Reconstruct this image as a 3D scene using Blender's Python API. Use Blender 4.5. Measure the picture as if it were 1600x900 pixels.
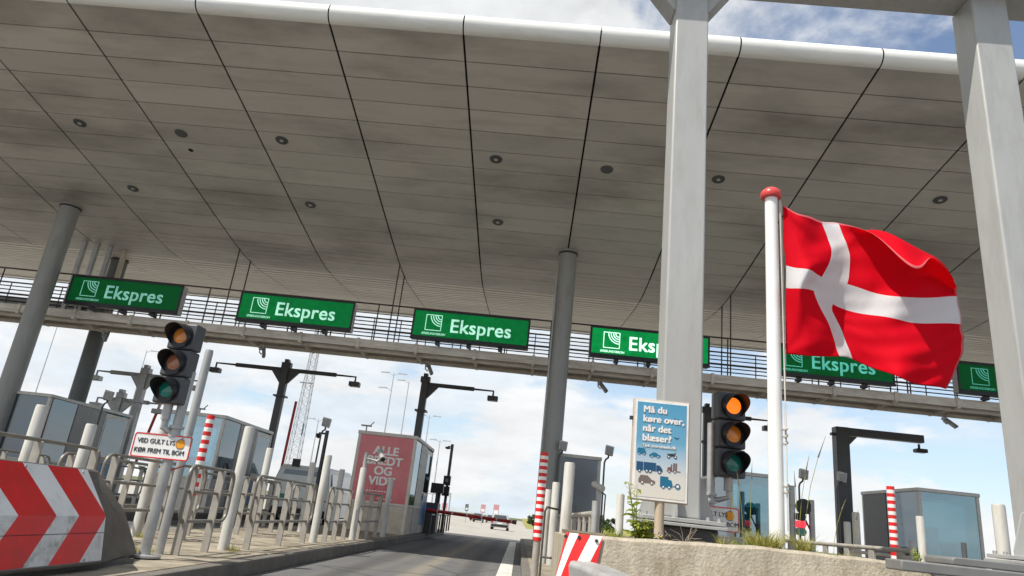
import bpy, bmesh, math, random
from mathutils import Vector, Matrix
random.seed(7)
R = math.radians
scene = bpy.context.scene
for o in list(bpy.data.objects):
    bpy.data.objects.remove(o)
col = scene.collection

# ------------------------------------------------------------------ camera
cam_d = bpy.data.cameras.new('camera')
cam = bpy.data.objects.new('camera', cam_d)
col.objects.link(cam)
cam_d.sensor_width = 36.0
cam_d.lens = 1066.0 / 1600.0 * 36.0
cam_d.clip_start = 0.05
cam_d.clip_end = 6000
TILT, ROLL, YAW = R(18.5), R(6.32), R(2.6)
fw = Vector((-math.sin(YAW)*math.cos(TILT), math.cos(YAW)*math.cos(TILT), math.sin(TILT)))
r0 = Vector((math.cos(YAW), math.sin(YAW), 0))
u0 = r0.cross(fw)
rt = r0*math.cos(ROLL) + u0*math.sin(ROLL)
up = u0*math.cos(ROLL) - r0*math.sin(ROLL)
M = Matrix((rt, up, -fw)).transposed().to_4x4()
M.translation = Vector((0, 0, 0.95))
cam.matrix_world = M
scene.camera = cam
scene.render.resolution_x, scene.render.resolution_y = 1024, 576

# ------------------------------------------------------------------ sky, sun, exposure
SUN_EL = R(56)
SUN_DIR = Vector((-0.80, -0.60, 0)).normalized()          # towards the sun, on the ground plane
sun_v = Vector((SUN_DIR.x*math.cos(SUN_EL), SUN_DIR.y*math.cos(SUN_EL), math.sin(SUN_EL)))
world = bpy.data.worlds.new('World')
scene.world = world
world.use_nodes = True
nt = world.node_tree
nt.nodes.clear()
N, L = nt.nodes.new, nt.links.new
out = N('ShaderNodeOutputWorld')
bg = N('ShaderNodeBackground')
bg.inputs['Strength'].default_value = 0.11
sky = N('ShaderNodeTexSky')
sky.sky_type = 'NISHITA'
sky.sun_disc = False
sky.sun_elevation = SUN_EL
sky.sun_rotation = math.atan2(SUN_DIR.x, SUN_DIR.y)
sky.air_density = 1.0
sky.dust_density = 0.6
tc = N('ShaderNodeTexCoord')
sep = N('ShaderNodeSeparateXYZ')
L(tc.outputs['Generated'], sep.inputs[0])
def math_node(op, a, b=None, clamp=False):
    n = N('ShaderNodeMath'); n.operation = op; n.use_clamp = clamp
    for i, v in enumerate((a, b)):
        if v is None: continue
        if isinstance(v, (int, float)): n.inputs[i].default_value = v
        else: L(v, n.inputs[i])
    return n.outputs[0]
zz = math_node('MAXIMUM', sep.outputs[2], 0.0)
den = math_node('ADD', zz, 0.22)
cx = math_node('DIVIDE', sep.outputs[0], den)
cy = math_node('DIVIDE', sep.outputs[1], den)
comb = N('ShaderNodeCombineXYZ')
L(cx, comb.inputs[0]); L(cy, comb.inputs[1])
def cloud_noise(scale, detail, rough, loc, sx=1.0):
    mp = N('ShaderNodeMapping'); mp.inputs['Location'].default_value = loc
    mp.inputs['Scale'].default_value = (sx, 1, 1)
    L(comb.outputs[0], mp.inputs[0])
    n = N('ShaderNodeTexNoise'); n.inputs['Scale'].default_value = scale
    n.inputs['Detail'].default_value = detail; n.inputs['Roughness'].default_value = rough
    n.inputs['Distortion'].default_value = 0.25
    L(mp.outputs[0], n.inputs['Vector'])
    return n.outputs[0]
n1 = cloud_noise(2.1, 10, 0.58, (4.6, 2.9, 0))
n2 = cloud_noise(3.4, 8, 0.6, (8.3, 5.2, 0))
# more cover to the left (west) of the road, thinner to the right
west = math_node('MULTIPLY', sep.outputs[0], -0.30)
cov = math_node('ADD', n1, west)
cov = math_node('ADD', cov, math_node('MULTIPLY', math_node('SUBTRACT', n2, 0.5), 0.25))
hi = N('ShaderNodeMapRange'); hi.interpolation_type = 'SMOOTHSTEP'; L(zz, hi.inputs[0])
hi.inputs[1].default_value = 0.50; hi.inputs[2].default_value = 0.68; hi.inputs[3].default_value = 0.0; hi.inputs[4].default_value = 0.085
cov = math_node('ADD', cov, hi.outputs[0])
rmp = N('ShaderNodeMapRange'); rmp.interpolation_type = 'SMOOTHSTEP'
L(cov, rmp.inputs[0])
rmp.inputs[1].default_value = 0.40; rmp.inputs[2].default_value = 0.55
rmp.inputs[3].default_value = 0.04; rmp.inputs[4].default_value = 1.0
# cloud colour: white tops with grey bellies
shade = N('ShaderNodeMapRange')
L(n2, shade.inputs[0])
shade.inputs[1].default_value = 0.30; shade.inputs[2].default_value = 0.70
shade.inputs[3].default_value = 4.3; shade.inputs[4].default_value = 6.4
ccol = N('ShaderNodeMix'); ccol.data_type = 'RGBA'; ccol.blend_type = 'MULTIPLY'
ccol.inputs[0].default_value = 1.0
L(shade.outputs[0], ccol.inputs[6])
ccol.inputs[7].default_value = (0.965, 0.985, 1.0, 1)
mixc = N('ShaderNodeMix'); mixc.data_type = 'RGBA'
L(rmp.outputs[0], mixc.inputs[0])
L(sky.outputs[0], mixc.inputs[6]); L(ccol.outputs[2], mixc.inputs[7])
# cumulus bank low over the horizon, and thin streaks above it (both follow the sky direction only)
az = math_node('DIVIDE', sep.outputs[0], math_node('MAXIMUM', math_node('ABSOLUTE', sep.outputs[1]), 0.2))
cv = N('ShaderNodeCombineXYZ'); L(math_node('MULTIPLY', az, 1.6), cv.inputs[0]); L(math_node('MULTIPLY', zz, 4.2), cv.inputs[1]); L(math_node('SIGN', sep.outputs[1]), cv.inputs[2])
def low_noise(scale, loc, sc, rough=.6):
    mp = N('ShaderNodeMapping'); mp.inputs['Location'].default_value = loc; mp.inputs['Scale'].default_value = sc
    L(cv.outputs[0], mp.inputs[0])
    n = N('ShaderNodeTexNoise'); n.inputs['Scale'].default_value = scale; n.inputs['Detail'].default_value = 9; n.inputs['Roughness'].default_value = rough
    L(mp.outputs[0], n.inputs['Vector']); return n.outputs[0]
ln = low_noise(2.6, (5.3, 2.2, 0), (1, 1.2, 1))
bank = N('ShaderNodeMapRange'); bank.interpolation_type = 'SMOOTHSTEP'; L(zz, bank.inputs[0])
bank.inputs[1].default_value = 0.02; bank.inputs[2].default_value = 0.30; bank.inputs[3].default_value = 0.12; bank.inputs[4].default_value = -0.16
lm = N('ShaderNodeMapRange'); lm.interpolation_type = 'SMOOTHSTEP'; L(math_node('ADD', ln, bank.outputs[0]), lm.inputs[0])
lm.inputs[1].default_value = 0.47; lm.inputs[2].default_value = 0.60; lm.inputs[3].default_value = 0; lm.inputs[4].default_value = 0.85
ws = low_noise(1.6, (1.3, 7.2, 0), (.55, 2.6, 1), .55)
wm = N('ShaderNodeMapRange'); wm.interpolation_type = 'SMOOTHSTEP'; L(ws, wm.inputs[0])
wm.inputs[1].default_value = 0.42; wm.inputs[2].default_value = 0.72; wm.inputs[3].default_value = 0; wm.inputs[4].default_value = 0.6
wf = N('ShaderNodeMapRange'); wf.interpolation_type = 'SMOOTHSTEP'; L(zz, wf.inputs[0])
wf.inputs[1].default_value = 0.30; wf.inputs[2].default_value = 0.50; wf.inputs[3].default_value = 1.0; wf.inputs[4].default_value = 0.0
lowm = math_node('MAXIMUM', lm.outputs[0], math_node('MULTIPLY', wm.outputs[0], wf.outputs[0]))
hz = N('ShaderNodeMapRange'); hz.interpolation_type = 'SMOOTHSTEP'
L(zz, hz.inputs[0])
hz.inputs[1].default_value = 0.0; hz.inputs[2].default_value = 0.55
hz.inputs[3].default_value = 0.55; hz.inputs[4].default_value = 0.0
mixh = N('ShaderNodeMix'); mixh.data_type = 'RGBA'
L(hz.outputs[0], mixh.inputs[0]); L(mixc.outputs[2], mixh.inputs[6])
mixh.inputs[7].default_value = (4.0, 4.9, 5.75, 1)
mixl = N('ShaderNodeMix'); mixl.data_type = 'RGBA'
L(lowm, mixl.inputs[0]); L(mixh.outputs[2], mixl.inputs[6])
lsh = N('ShaderNodeMapRange'); L(low_noise(4.5, (2.1, 3.3, 0), (1, 1.2, 1)), lsh.inputs[0])
lsh.inputs[1].default_value = .3; lsh.inputs[2].default_value = .7; lsh.inputs[3].default_value = 4.9; lsh.inputs[4].default_value = 6.3
L(lsh.outputs[0], mixl.inputs[7])
L(mixl.outputs[2], bg.inputs['Color'])
L(bg.outputs[0], out.inputs[0])

sd = bpy.data.lights.new('sun', 'SUN')
sd.energy = 3.6
sd.angle = R(0.53)
sd.color = (1.0, 0.955, 0.88)
sun = bpy.data.objects.new('sun', sd)
col.objects.link(sun)
sun.rotation_euler = (-sun_v).to_track_quat('-Z', 'Y').to_euler()

scene.view_settings.view_transform = 'Standard'
scene.view_settings.look = 'None'
scene.view_settings.gamma = 1.0
scene.view_settings.use_curve_mapping = False
scene.view_settings.exposure = 0.62
scene.render.engine = 'CYCLES'
scene.cycles.max_bounces = 8
scene.cycles.diffuse_bounces = 5
scene.cycles.transparent_max_bounces = 12

# ------------------------------------------------------------------ materials
def srgb(r, g, b):
    f = lambda c: (c/255/12.92) if c/255 <= 0.04045 else ((c/255+0.055)/1.055)**2.4
    return (f(r), f(g), f(b))

def mat(name, c, rough=0.6, metal=0.0, var=0.12, scale=6.0, bump=0.0, bscale=40.0, dirt=None,
        dirt_amt=0.0, dscale=3.0, stretch=(1, 1, 1), spec=0.4, coat=0.0, space='OBJ'):
    """Principled surface with a mottled colour, optional dirt patches and fine bump."""
    m = bpy.data.materials.new(name); m.use_nodes = True
    t = m.node_tree; n = t.nodes; l = t.links
    b = n['Principled BSDF']
    b.inputs['Roughness'].default_value = rough
    b.inputs['Metallic'].default_value = metal
    b.inputs['Specular IOR Level'].default_value = spec
    b.inputs['Coat Weight'].default_value = coat
    if space == 'OBJ':
        co = n.new('ShaderNodeTexCoord').outputs['Object']
    else:
        co = n.new('ShaderNodeNewGeometry').outputs['Position']
    mp = n.new('ShaderNodeMapping'); mp.inputs['Scale'].default_value = stretch
    l.new(co, mp.inputs[0])
    no = n.new('ShaderNodeTexNoise'); no.inputs['Scale'].default_value = scale
    no.inputs['Detail'].default_value = 6; no.inputs['Roughness'].default_value = 0.6
    l.new(mp.outputs[0], no.inputs['Vector'])
    mr = n.new('ShaderNodeMapRange')
    mr.inputs[1].default_value = 0.3; mr.inputs[2].default_value = 0.7
    mr.inputs[3].default_value = 1 - var; mr.inputs[4].default_value = 1 + var
    l.new(no.outputs[0], mr.inputs[0])
    mx = n.new('ShaderNodeMix'); mx.data_type = 'RGBA'; mx.blend_type = 'MULTIPLY'
    mx.inputs[0].default_value = 1
    mx.inputs[6].default_value = (*c, 1)
    l.new(mr.outputs[0], mx.inputs[7])
    res = mx.outputs[2]
    if dirt:
        n2 = n.new('ShaderNodeTexNoise'); n2.inputs['Scale'].default_value = dscale
        n2.inputs['Detail'].default_value = 8; n2.inputs['Roughness'].default_value = 0.68
        mp2 = n.new('ShaderNodeMapping'); mp2.inputs['Scale'].default_value = stretch
        mp2.inputs['Location'].default_value = (3.3, 7.1, 1.9)
        l.new(co, mp2.inputs[0]); l.new(mp2.outputs[0], n2.inputs['Vector'])
        m2 = n.new('ShaderNodeMapRange')
        m2.inputs[1].default_value = 0.48; m2.inputs[2].default_value = 0.72
        m2.inputs[4].default_value = dirt_amt
        l.new(n2.outputs[0], m2.inputs[0])
        x2 = n.new('ShaderNodeMix'); x2.data_type = 'RGBA'
        l.new(m2.outputs[0], x2.inputs[0]); l.new(res, x2.inputs[6])
        x2.inputs[7].default_value = (*dirt, 1)
        res = x2.outputs[2]
    l.new(res, b.inputs['Base Color'])
    if bump:
        n3 = n.new('ShaderNodeTexNoise'); n3.inputs['Scale'].default_value = bscale
        n3.inputs['Detail'].default_value = 4
        l.new(co, n3.inputs['Vector'])
        bu = n.new('ShaderNodeBump'); bu.inputs['Strength'].default_value = bump
        bu.inputs['Distance'].default_value = 0.02
        l.new(n3.outputs[0], bu.inputs['Height']); l.new(bu.outputs[0], b.inputs['Normal'])
    return m

def soffit_mat(name, c, px, py, soot):
    """Painted metal panels: each panel a touch lighter or darker, soot streaks drawn out along the rows."""
    m = bpy.data.materials.new(name); m.use_nodes = True
    t = m.node_tree; n = t.nodes; l = t.links
    b = n['Principled BSDF']; b.inputs['Roughness'].default_value = 0.5
    pos = n.new('ShaderNodeNewGeometry').outputs['Position']
    mp = n.new('ShaderNodeMapping')
    mp.inputs['Location'].default_value = (-0.71/px + 50, -11.65/py + 50, 0)
    mp.inputs['Scale'].default_value = (1/px, 1/py, 0)
    l.new(pos, mp.inputs[0])
    fl = n.new('ShaderNodeVectorMath'); fl.operation = 'FLOOR'
    l.new(mp.outputs[0], fl.inputs[0])
    wn = n.new('ShaderNodeTexWhiteNoise'); wn.noise_dimensions = '3D'
    l.new(fl.outputs[0], wn.inputs[0])
    mr = n.new('ShaderNodeMapRange'); mr.inputs[3].default_value = 0.90; mr.inputs[4].default_value = 1.05
    l.new(wn.outputs[0], mr.inputs[0])
    mx = n.new('ShaderNodeMix'); mx.data_type = 'RGBA'; mx.blend_type = 'MULTIPLY'
    mx.inputs[0].default_value = 1; mx.inputs[6].default_value = (*c, 1)
    l.new(mr.outputs[0], mx.inputs[7])
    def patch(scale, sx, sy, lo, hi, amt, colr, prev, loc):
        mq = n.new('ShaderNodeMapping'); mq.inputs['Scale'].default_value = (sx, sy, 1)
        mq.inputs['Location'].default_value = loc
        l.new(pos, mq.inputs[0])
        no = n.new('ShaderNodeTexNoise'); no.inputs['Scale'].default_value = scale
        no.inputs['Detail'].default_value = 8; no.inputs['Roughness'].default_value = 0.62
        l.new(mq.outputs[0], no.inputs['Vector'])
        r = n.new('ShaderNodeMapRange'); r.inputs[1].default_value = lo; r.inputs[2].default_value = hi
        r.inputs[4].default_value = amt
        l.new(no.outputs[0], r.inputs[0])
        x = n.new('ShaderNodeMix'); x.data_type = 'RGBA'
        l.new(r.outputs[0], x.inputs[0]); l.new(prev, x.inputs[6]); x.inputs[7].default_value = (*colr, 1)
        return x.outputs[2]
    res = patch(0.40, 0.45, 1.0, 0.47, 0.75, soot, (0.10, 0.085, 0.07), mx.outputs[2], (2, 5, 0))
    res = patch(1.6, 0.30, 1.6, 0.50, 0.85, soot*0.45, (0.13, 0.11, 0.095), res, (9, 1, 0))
    res = patch(0.5, 1.0, 1.0, 0.64, 0.76, 0.25, (0.30, 0.19, 0.10), res, (4.4, 8.1, 0))
    l.new(res, b.inputs['Base Color'])
    n3 = n.new('ShaderNodeTexNoise'); n3.inputs['Scale'].default_value = 1.3
    l.new(pos, n3.inputs['Vector'])
    bu = n.new('ShaderNodeBump'); bu.inputs['Strength'].default_value = 0.10
    l.new(n3.outputs[0], bu.inputs['Height']); l.new(bu.outputs[0], b.inputs['Normal'])
    return m

def screen_mat(name, c, strength):
    """LED matrix: it gives off its own light, a little unevenly from module to module."""
    m = bpy.data.materials.new(name); m.use_nodes = True
    t = m.node_tree; n = t.nodes; l = t.links
    b = n['Principled BSDF']
    b.inputs['Base Color'].default_value = (c[0]*.3, c[1]*.3, c[2]*.3, 1)
    b.inputs['Roughness'].default_value = 0.6; b.inputs['Specular IOR Level'].default_value = 0.15
    co = n.new('ShaderNodeTexCoord').outputs['Object']
    vo = n.new('ShaderNodeTexVoronoi'); vo.distance = 'CHEBYCHEV'; vo.inputs['Scale'].default_value = 2.6
    vo.inputs['Randomness'].default_value = 0.0
    l.new(co, vo.inputs['Vector'])
    no = n.new('ShaderNodeTexNoise'); no.inputs['Scale'].default_value = 7; no.inputs['Detail'].default_value = 5
    l.new(co, no.inputs['Vector'])
    sv = n.new('ShaderNodeSeparateColor'); l.new(vo.outputs['Color'], sv.inputs[0])
    ad = n.new('ShaderNodeMath'); ad.operation = 'MULTIPLY_ADD'
    l.new(sv.outputs[0], ad.inputs[0]); ad.inputs[1].default_value = 0.25
    l.new(no.outputs[0], ad.inputs[2])
    mr = n.new('ShaderNodeMapRange'); mr.inputs[1].default_value = 0.35; mr.inputs[2].default_value = 0.9
    mr.inputs[3].default_value = 0.75*strength; mr.inputs[4].default_value = 1.25*strength
    l.new(ad.outputs[0], mr.inputs[0])
    b.inputs['Emission Color'].default_value = (*c, 1)
    l.new(mr.outputs[0], b.inputs['Emission Strength'])
    return m

def emit_mat(name, c, s):
    m = mat(name, c, 0.3, var=0.05)
    b = m.node_tree.nodes['Principled BSDF']
    b.inputs['Emission Color'].default_value = (*c, 1); b.inputs['Emission Strength'].default_value = s
    return m

def glass_mat(name, tint, gloss=0.35, rough=0.03):
    m = bpy.data.materials.new(name); m.use_nodes = True
    t = m.node_tree; n = t.nodes; l = t.links
    n.remove(n['Principled BSDF'])
    tr = n.new('ShaderNodeBsdfTransparent'); tr.inputs[0].default_value = (*tint, 1)
    gl = n.new('ShaderNodeBsdfGlossy'); gl.inputs['Roughness'].default_value = rough
    gl.inputs[0].default_value = (0.80, 0.92, 1.0, 1)
    lw = n.new('ShaderNodeLayerWeight'); lw.inputs[0].default_value = 0.3
    mr = n.new('ShaderNodeMapRange'); mr.inputs[3].default_value = gloss*0.6; mr.inputs[4].default_value = 0.95
    l.new(lw.outputs['Fresnel'], mr.inputs[0])
    no = n.new('ShaderNodeTexNoise'); no.inputs['Scale'].default_value = 1.5
    bu = n.new('ShaderNodeBump'); bu.inputs['Strength'].default_value = 0.02
    l.new(no.outputs[0], bu.inputs['Height']); l.new(bu.outputs[0], gl.inputs['Normal'])
    mx = n.new('ShaderNodeMixShader')
    l.new(mr.outputs[0], mx.inputs[0]); l.new(tr.outputs[0], mx.inputs[1]); l.new(gl.outputs[0], mx.inputs[2])
    l.new(mx.outputs[0], n['Material Output'].inputs[0])
    return m

def bollard_mat(name, c):
    """White paint, rubbed and stained towards its foot."""
    m = mat(name, c, 0.45, var=0.06, scale=5, dirt=(0.27, 0.22, 0.15), dirt_amt=0.6, dscale=4, stretch=(3, 3, .6))
    return m

MT = {}
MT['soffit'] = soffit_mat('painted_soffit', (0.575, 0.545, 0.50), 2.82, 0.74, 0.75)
MT['soffit_rear_lit'] = soffit_mat('rear_soffit_bounce_lit', (0.82, 0.77, 0.69), 2.82, 0.32, 0.25)  # rear panels made paler to carry light bounced up from the sunlit ground
MT['lip'] = mat('white_fascia_paint', (0.78, 0.78, 0.74), 0.35, var=0.04, scale=1.5, dirt=(0.45, 0.43, 0.38), dirt_amt=0.3, dscale=2, stretch=(.6, 3, 3))
MT['void'] = mat('dark_void', (0.012, 0.011, 0.010), 0.9)
MT['column'] = mat('column_grey_paint', (0.30, 0.30, 0.285), 0.42, var=0.06, scale=2.5, dirt=(0.18, 0.17, 0.15), dirt_amt=0.5, dscale=2, stretch=(2, 2, .5))
MT['column_shaded'] = mat('column_shaded_grey', (0.13, 0.14, 0.135), 0.5, var=0.1, scale=3)  # column grey darkened to hold the shadow behind the gantry
MT['portal'] = mat('portal_grey_paint', (0.40, 0.405, 0.395), 0.4, var=0.05, scale=1.6, dirt=(0.29, 0.28, 0.25), dirt_amt=0.5, dscale=2.6, stretch=(2, 2, .5))
MT['gantry'] = mat('gantry_beige_steel', (0.66, 0.61, 0.53), 0.6, var=0.15, scale=3, dirt=(0.26, 0.19, 0.13), dirt_amt=0.5, dscale=4, stretch=(.5, 2, 2))
MT['dark'] = mat('dark_steel', (0.035, 0.034, 0.034), 0.5, var=0.2)
MT['rail_dark'] = mat('weathered_dark_rail', (0.07, 0.06, 0.052), 0.55, var=0.3, dirt=(0.14, 0.07, 0.03), dirt_amt=0.5)
MT['anthra'] = mat('anthracite_paint', (0.080, 0.080, 0.082), 0.45, var=0.12, scale=3)
MT['black'] = mat('black_plastic', (0.018, 0.019, 0.021), 0.4, var=0.15)
MT['signal'] = mat('signal_housing', (0.075, 0.076, 0.082), 0.42, var=0.12)
MT['galv'] = mat('galvanised_steel', (0.42, 0.42, 0.41), 0.45, 0.35, var=0.12, scale=7, dirt=(0.26, 0.24, 0.21), dirt_amt=0.5, dscale=6)
MT['railing'] = mat('railing_beige_grey', (0.36, 0.335, 0.295), 0.5, var=0.1, scale=5, dirt=(0.20, 0.17, 0.13), dirt_amt=0.6, dscale=5)
MT['rail_tube'] = mat('railing_tube_grey', (0.22, 0.205, 0.18), 0.45, 0.2, var=0.15, scale=8, dirt=(0.13, 0.10, 0.075), dirt_amt=0.6, dscale=7)
MT['bollard'] = bollard_mat('bollard_paint', (0.55, 0.54, 0.50))
MT['flagpole'] = mat('white_pole_lacquer', (0.80, 0.79, 0.76), 0.28, var=0.03, dirt=(0.55, 0.5, 0.42), dirt_amt=0.35, dscale=3, stretch=(2, 2, .4))
MT['white'] = mat('white_reflective', (0.80, 0.79, 0.76), 0.4, var=0.05, dirt=(0.42, 0.39, 0.34), dirt_amt=0.35, dscale=5)
MT['white_dirty'] = mat('white_reflective_dirty', (0.66, 0.65, 0.62), 0.45, var=0.08, dirt=(0.20, 0.19, 0.17), dirt_amt=0.75, dscale=9)
MT['red'] = mat('red_reflective', (0.70, 0.020, 0.020), 0.38, var=0.08, dirt=(0.36, 0.04, 0.03), dirt_amt=0.5, dscale=4)
MT['red_plain'] = mat('red_paint', (0.55, 0.03, 0.03), 0.4, var=0.08)
MT['knob'] = mat('red_knob_lacquer', (0.60, 0.06, 0.055), 0.3, var=0.06)
MT['concrete'] = mat('barrier_concrete', (0.41, 0.36, 0.275), 0.85, var=0.22, scale=7, bump=0.45, bscale=50, dirt=(0.215, 0.17, 0.11), dirt_amt=0.9, dscale=5.0, stretch=(1.6, 1.6, .45))
MT['concrete_top'] = mat('block_concrete', (0.13, 0.115, 0.095), 0.85, var=0.22, scale=6, bump=0.4, bscale=50, dirt=(0.12, 0.10, 0.08), dirt_amt=0.7)
MT['beam'] = mat('dull_grey_steel', (0.19, 0.19, 0.185), 0.5, 0.1, var=0.12, scale=4, dirt=(0.16, 0.15, 0.14), dirt_amt=0.5)
MT['plinth'] = mat('dark_plinth_concrete', (0.11, 0.105, 0.10), 0.8, var=0.15, bump=0.2)
MT['island'] = mat('island_paving', (0.31, 0.27, 0.205), 0.9, var=0.28, scale=3.5, bump=0.45, bscale=30, dirt=(0.12, 0.10, 0.07), dirt_amt=1.0, dscale=2.3, space='W')
MT['kerb'] = mat('kerb_stone', (0.16, 0.145, 0.125), 0.8, var=0.2, scale=4, bump=0.3, dirt=(0.08, 0.07, 0.06), dirt_amt=0.7, dscale=2, space='W')
MT['asphalt'] = mat('asphalt', (0.135, 0.134, 0.135), 0.85, var=0.14, scale=1.3, bump=0.5, bscale=160, dirt=(0.19, 0.17, 0.14), dirt_amt=0.7, dscale=0.9, stretch=(2.2, .16, 1), space='W')
MT['apron'] = mat('pale_apron', (0.36, 0.335, 0.295), 0.9, var=0.10, scale=0.4, dirt=(0.27, 0.25, 0.22), dirt_amt=0.6, dscale=0.3, stretch=(1, .2, 1), space='W')
MT['ground'] = mat('grass_ground', (0.10, 0.115, 0.04), 0.95, var=0.3, scale=0.2, space='W')
MT['verge'] = mat('dry_verge', (0.25, 0.235, 0.06), 0.95, var=0.25, scale=0.6, space='W')
MT['marking'] = mat('road_paint', (0.66, 0.64, 0.58), 0.7, var=0.10, scale=6, dirt=(0.28, 0.26, 0.23), dirt_amt=0.8, dscale=4, space='W')
MT['soil'] = mat('bed_soil', (0.17, 0.135, 0.09), 0.95, var=0.3, scale=9, bump=0.6)
MT['booth_frame'] = mat('booth_aluminium', (0.52, 0.50, 0.46), 0.4, 0.2, var=0.08, scale=3, dirt=(0.30, 0.28, 0.24), dirt_amt=0.4)
MT['booth_white'] = mat('booth_pale_frame', (0.62, 0.56, 0.50), 0.5, var=0.08, dirt=(0.42, 0.36, 0.30), dirt_amt=0.5)
MT['booth_grey'] = mat('booth_grey_panel', (0.115, 0.115, 0.118), 0.45, 0.1, var=0.08)
MT['booth_louvre'] = mat('booth_louvre_panel', (0.27, 0.265, 0.26), 0.45, 0.2, var=0.1)
MT['booth_cream'] = mat('booth_cream_panel', (0.55, 0.48, 0.38), 0.6, var=0.1, dirt=(0.32, 0.25, 0.17), dirt_amt=0.6)
MT['poster_red'] = mat('faded_red_poster', (0.62, 0.15, 0.16), 0.22, var=0.10, scale=2, dirt=(0.42, 0.05, 0.055), dirt_amt=0.45, dscale=1.5, coat=0.4)
MT['poster_ink'] = mat('white_ink', (0.80, 0.76, 0.72), 0.5, var=0.03)
MT['blue_film'] = mat('pale_blue_film', (0.48, 0.74, 0.80), 0.10, var=0.10, scale=1.5, coat=0.6, dirt=(0.22, 0.42, 0.5), dirt_amt=0.4)
MT['blue_panel'] = mat('blue_door_panel', (0.06, 0.20, 0.42), 0.4, var=0.08)
MT['glass'] = glass_mat('booth_glass_teal', (0.46, 0.74, 0.78), 0.36)
MT['glass_sky_tint'] = glass_mat('booth_glass_pale_blue', (0.66, 0.90, 0.96), 0.45)  # pale blue tint stands in for the bright sky in the pane
MT['glass_dark'] = glass_mat('booth_glass_dark', (0.12, 0.15, 0.18), 0.26, .2)
MT['glass_blue'] = glass_mat('booth_glass_blue', (0.07, 0.10, 0.15), 0.30)
MT['desk'] = mat('desk_laminate', (0.10, 0.12, 0.13), 0.5)
MT['paper_blue'] = mat('notice_pale', (0.30, 0.45, 0.48), 0.6)
MT['wood'] = mat('pale_wood_post', (0.46, 0.38, 0.28), 0.7, var=0.14, scale=3, stretch=(6, 6, .6), dirt=(0.28, 0.22, 0.15), dirt_amt=0.5)
MT['wood_frame'] = mat('poster_frame_beige', (0.50, 0.43, 0.35), 0.6, var=0.08)
MT['ink_dark'] = mat('black_ink', (0.03, 0.03, 0.035), 0.6, var=0.1)
MT['navy'] = mat('navy_ink', (0.012, 0.07, 0.16), 0.5, var=0.05)
MT['teal_ink'] = mat('teal_ink', (0.012, 0.14, 0.25), 0.5, var=0.05)
MT['brown_ink'] = mat('grey_brown_ink', (0.17, 0.13, 0.115), 0.5, var=0.05)
MT['plum_ink'] = mat('maroon_grey_ink', (0.16, 0.085, 0.085), 0.5, var=0.05)
MT['amber_on'] = emit_mat('amber_lens_lit', (1.0, 0.20, 0.012), 0.70)
MT['amber_off'] = mat('amber_lens_dim', (0.75, 0.26, 0.04), 0.16, var=0.15, coat=0.5)
MT['amber_half'] = mat('amber_lens_warm', (0.95, 0.30, 0.03), 0.16, var=0.12, coat=0.5)
MT['red_off'] = mat('red_amber_lens_dim', (0.42, 0.16, 0.08), 0.16, var=0.2, coat=0.5)
MT['green_off'] = mat('green_lens_dim', (0.008, 0.20, 0.16), 0.14, var=0.2, coat=0.5)
MT['green_lit'] = emit_mat('green_small_lamp', (0.03, 0.30, 0.17), 0.0)
MT['red_lit'] = emit_mat('red_small_lamp', (0.9, 0.04, 0.08), 0.5)
MT['dot'] = mat('amber_dot', (0.78, 0.33, 0.02), 0.5, var=0.04)
MT['blue_sign'] = mat('blue_sign', (0.02, 0.10, 0.30), 0.4, var=0.06)
MT['silver'] = mat('silver_car_paint', (0.45, 0.45, 0.44), 0.3, 0.5, var=0.04, coat=0.6)
MT['vanpaint'] = mat('white_van_paint', (0.74, 0.77, 0.75), 0.3, var=0.04, coat=0.5)
MT['darkcar'] = mat('dark_car_paint', (0.04, 0.04, 0.05), 0.3, coat=0.6)
MT['carglass'] = mat('car_glass', (0.03, 0.04, 0.05), 0.06, var=0.05, coat=0.8)
MT['vanglass'] = mat('van_glass', (0.14, 0.19, 0.24), 0.06, var=0.05, coat=0.8)
MT['tyre'] = mat('tyre_rubber', (0.02, 0.02, 0.02), 0.8)
MT['rim'] = mat('wheel_rim', (0.4, 0.4, 0.4), 0.35, 0.7)
MT['tail'] = mat('tail_light', (0.45, 0.015, 0.02), 0.2, coat=0.6)
MT['leaf_dark'] = mat('leaf_dark', (0.035, 0.062, 0.018), 0.7, var=0.5, scale=1.2)
MT['leaf_mid'] = mat('leaf_mid', (0.062, 0.095, 0.028), 0.7, var=0.5, scale=1.2)
MT['bark'] = mat('bark', (0.10, 0.08, 0.06), 0.9)
MT['weed'] = mat('weed_leaf', (0.32, 0.37, 0.06), 0.6, var=0.35, scale=30)
MT['weed_y'] = mat('yellow_weed', (0.62, 0.52, 0.04), 0.6, var=0.2, scale=20)
MT['straw'] = mat('straw_grass', (0.36, 0.34, 0.08), 0.7, var=0.35, scale=30)
MT['seed'] = mat('seed_head', (0.13, 0.10, 0.06), 0.8, var=0.3)
MT['twig'] = mat('dry_twig', (0.32, 0.26, 0.20), 0.8, var=0.3)
MT['cone_white'] = mat('floodlight_grey', (0.50, 0.49, 0.46), 0.45, var=0.1)
MT['far_steel'] = mat('far_galvanised', (0.40, 0.42, 0.44), 0.5, var=0.05)
MT['pink_sign'] = mat('faded_red_sign', (0.52, 0.27, 0.29), 0.5)
MT['grey_sign'] = mat('grey_sign', (0.12, 0.13, 0.15), 0.5)
MT['rope'] = mat('halyard_rope', (0.55, 0.52, 0.46), 0.8)
MT['redrope'] = mat('red_string', (0.45, 0.05, 0.05), 0.8)
MINT = (0.36, 0.95, 0.66)

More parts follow.
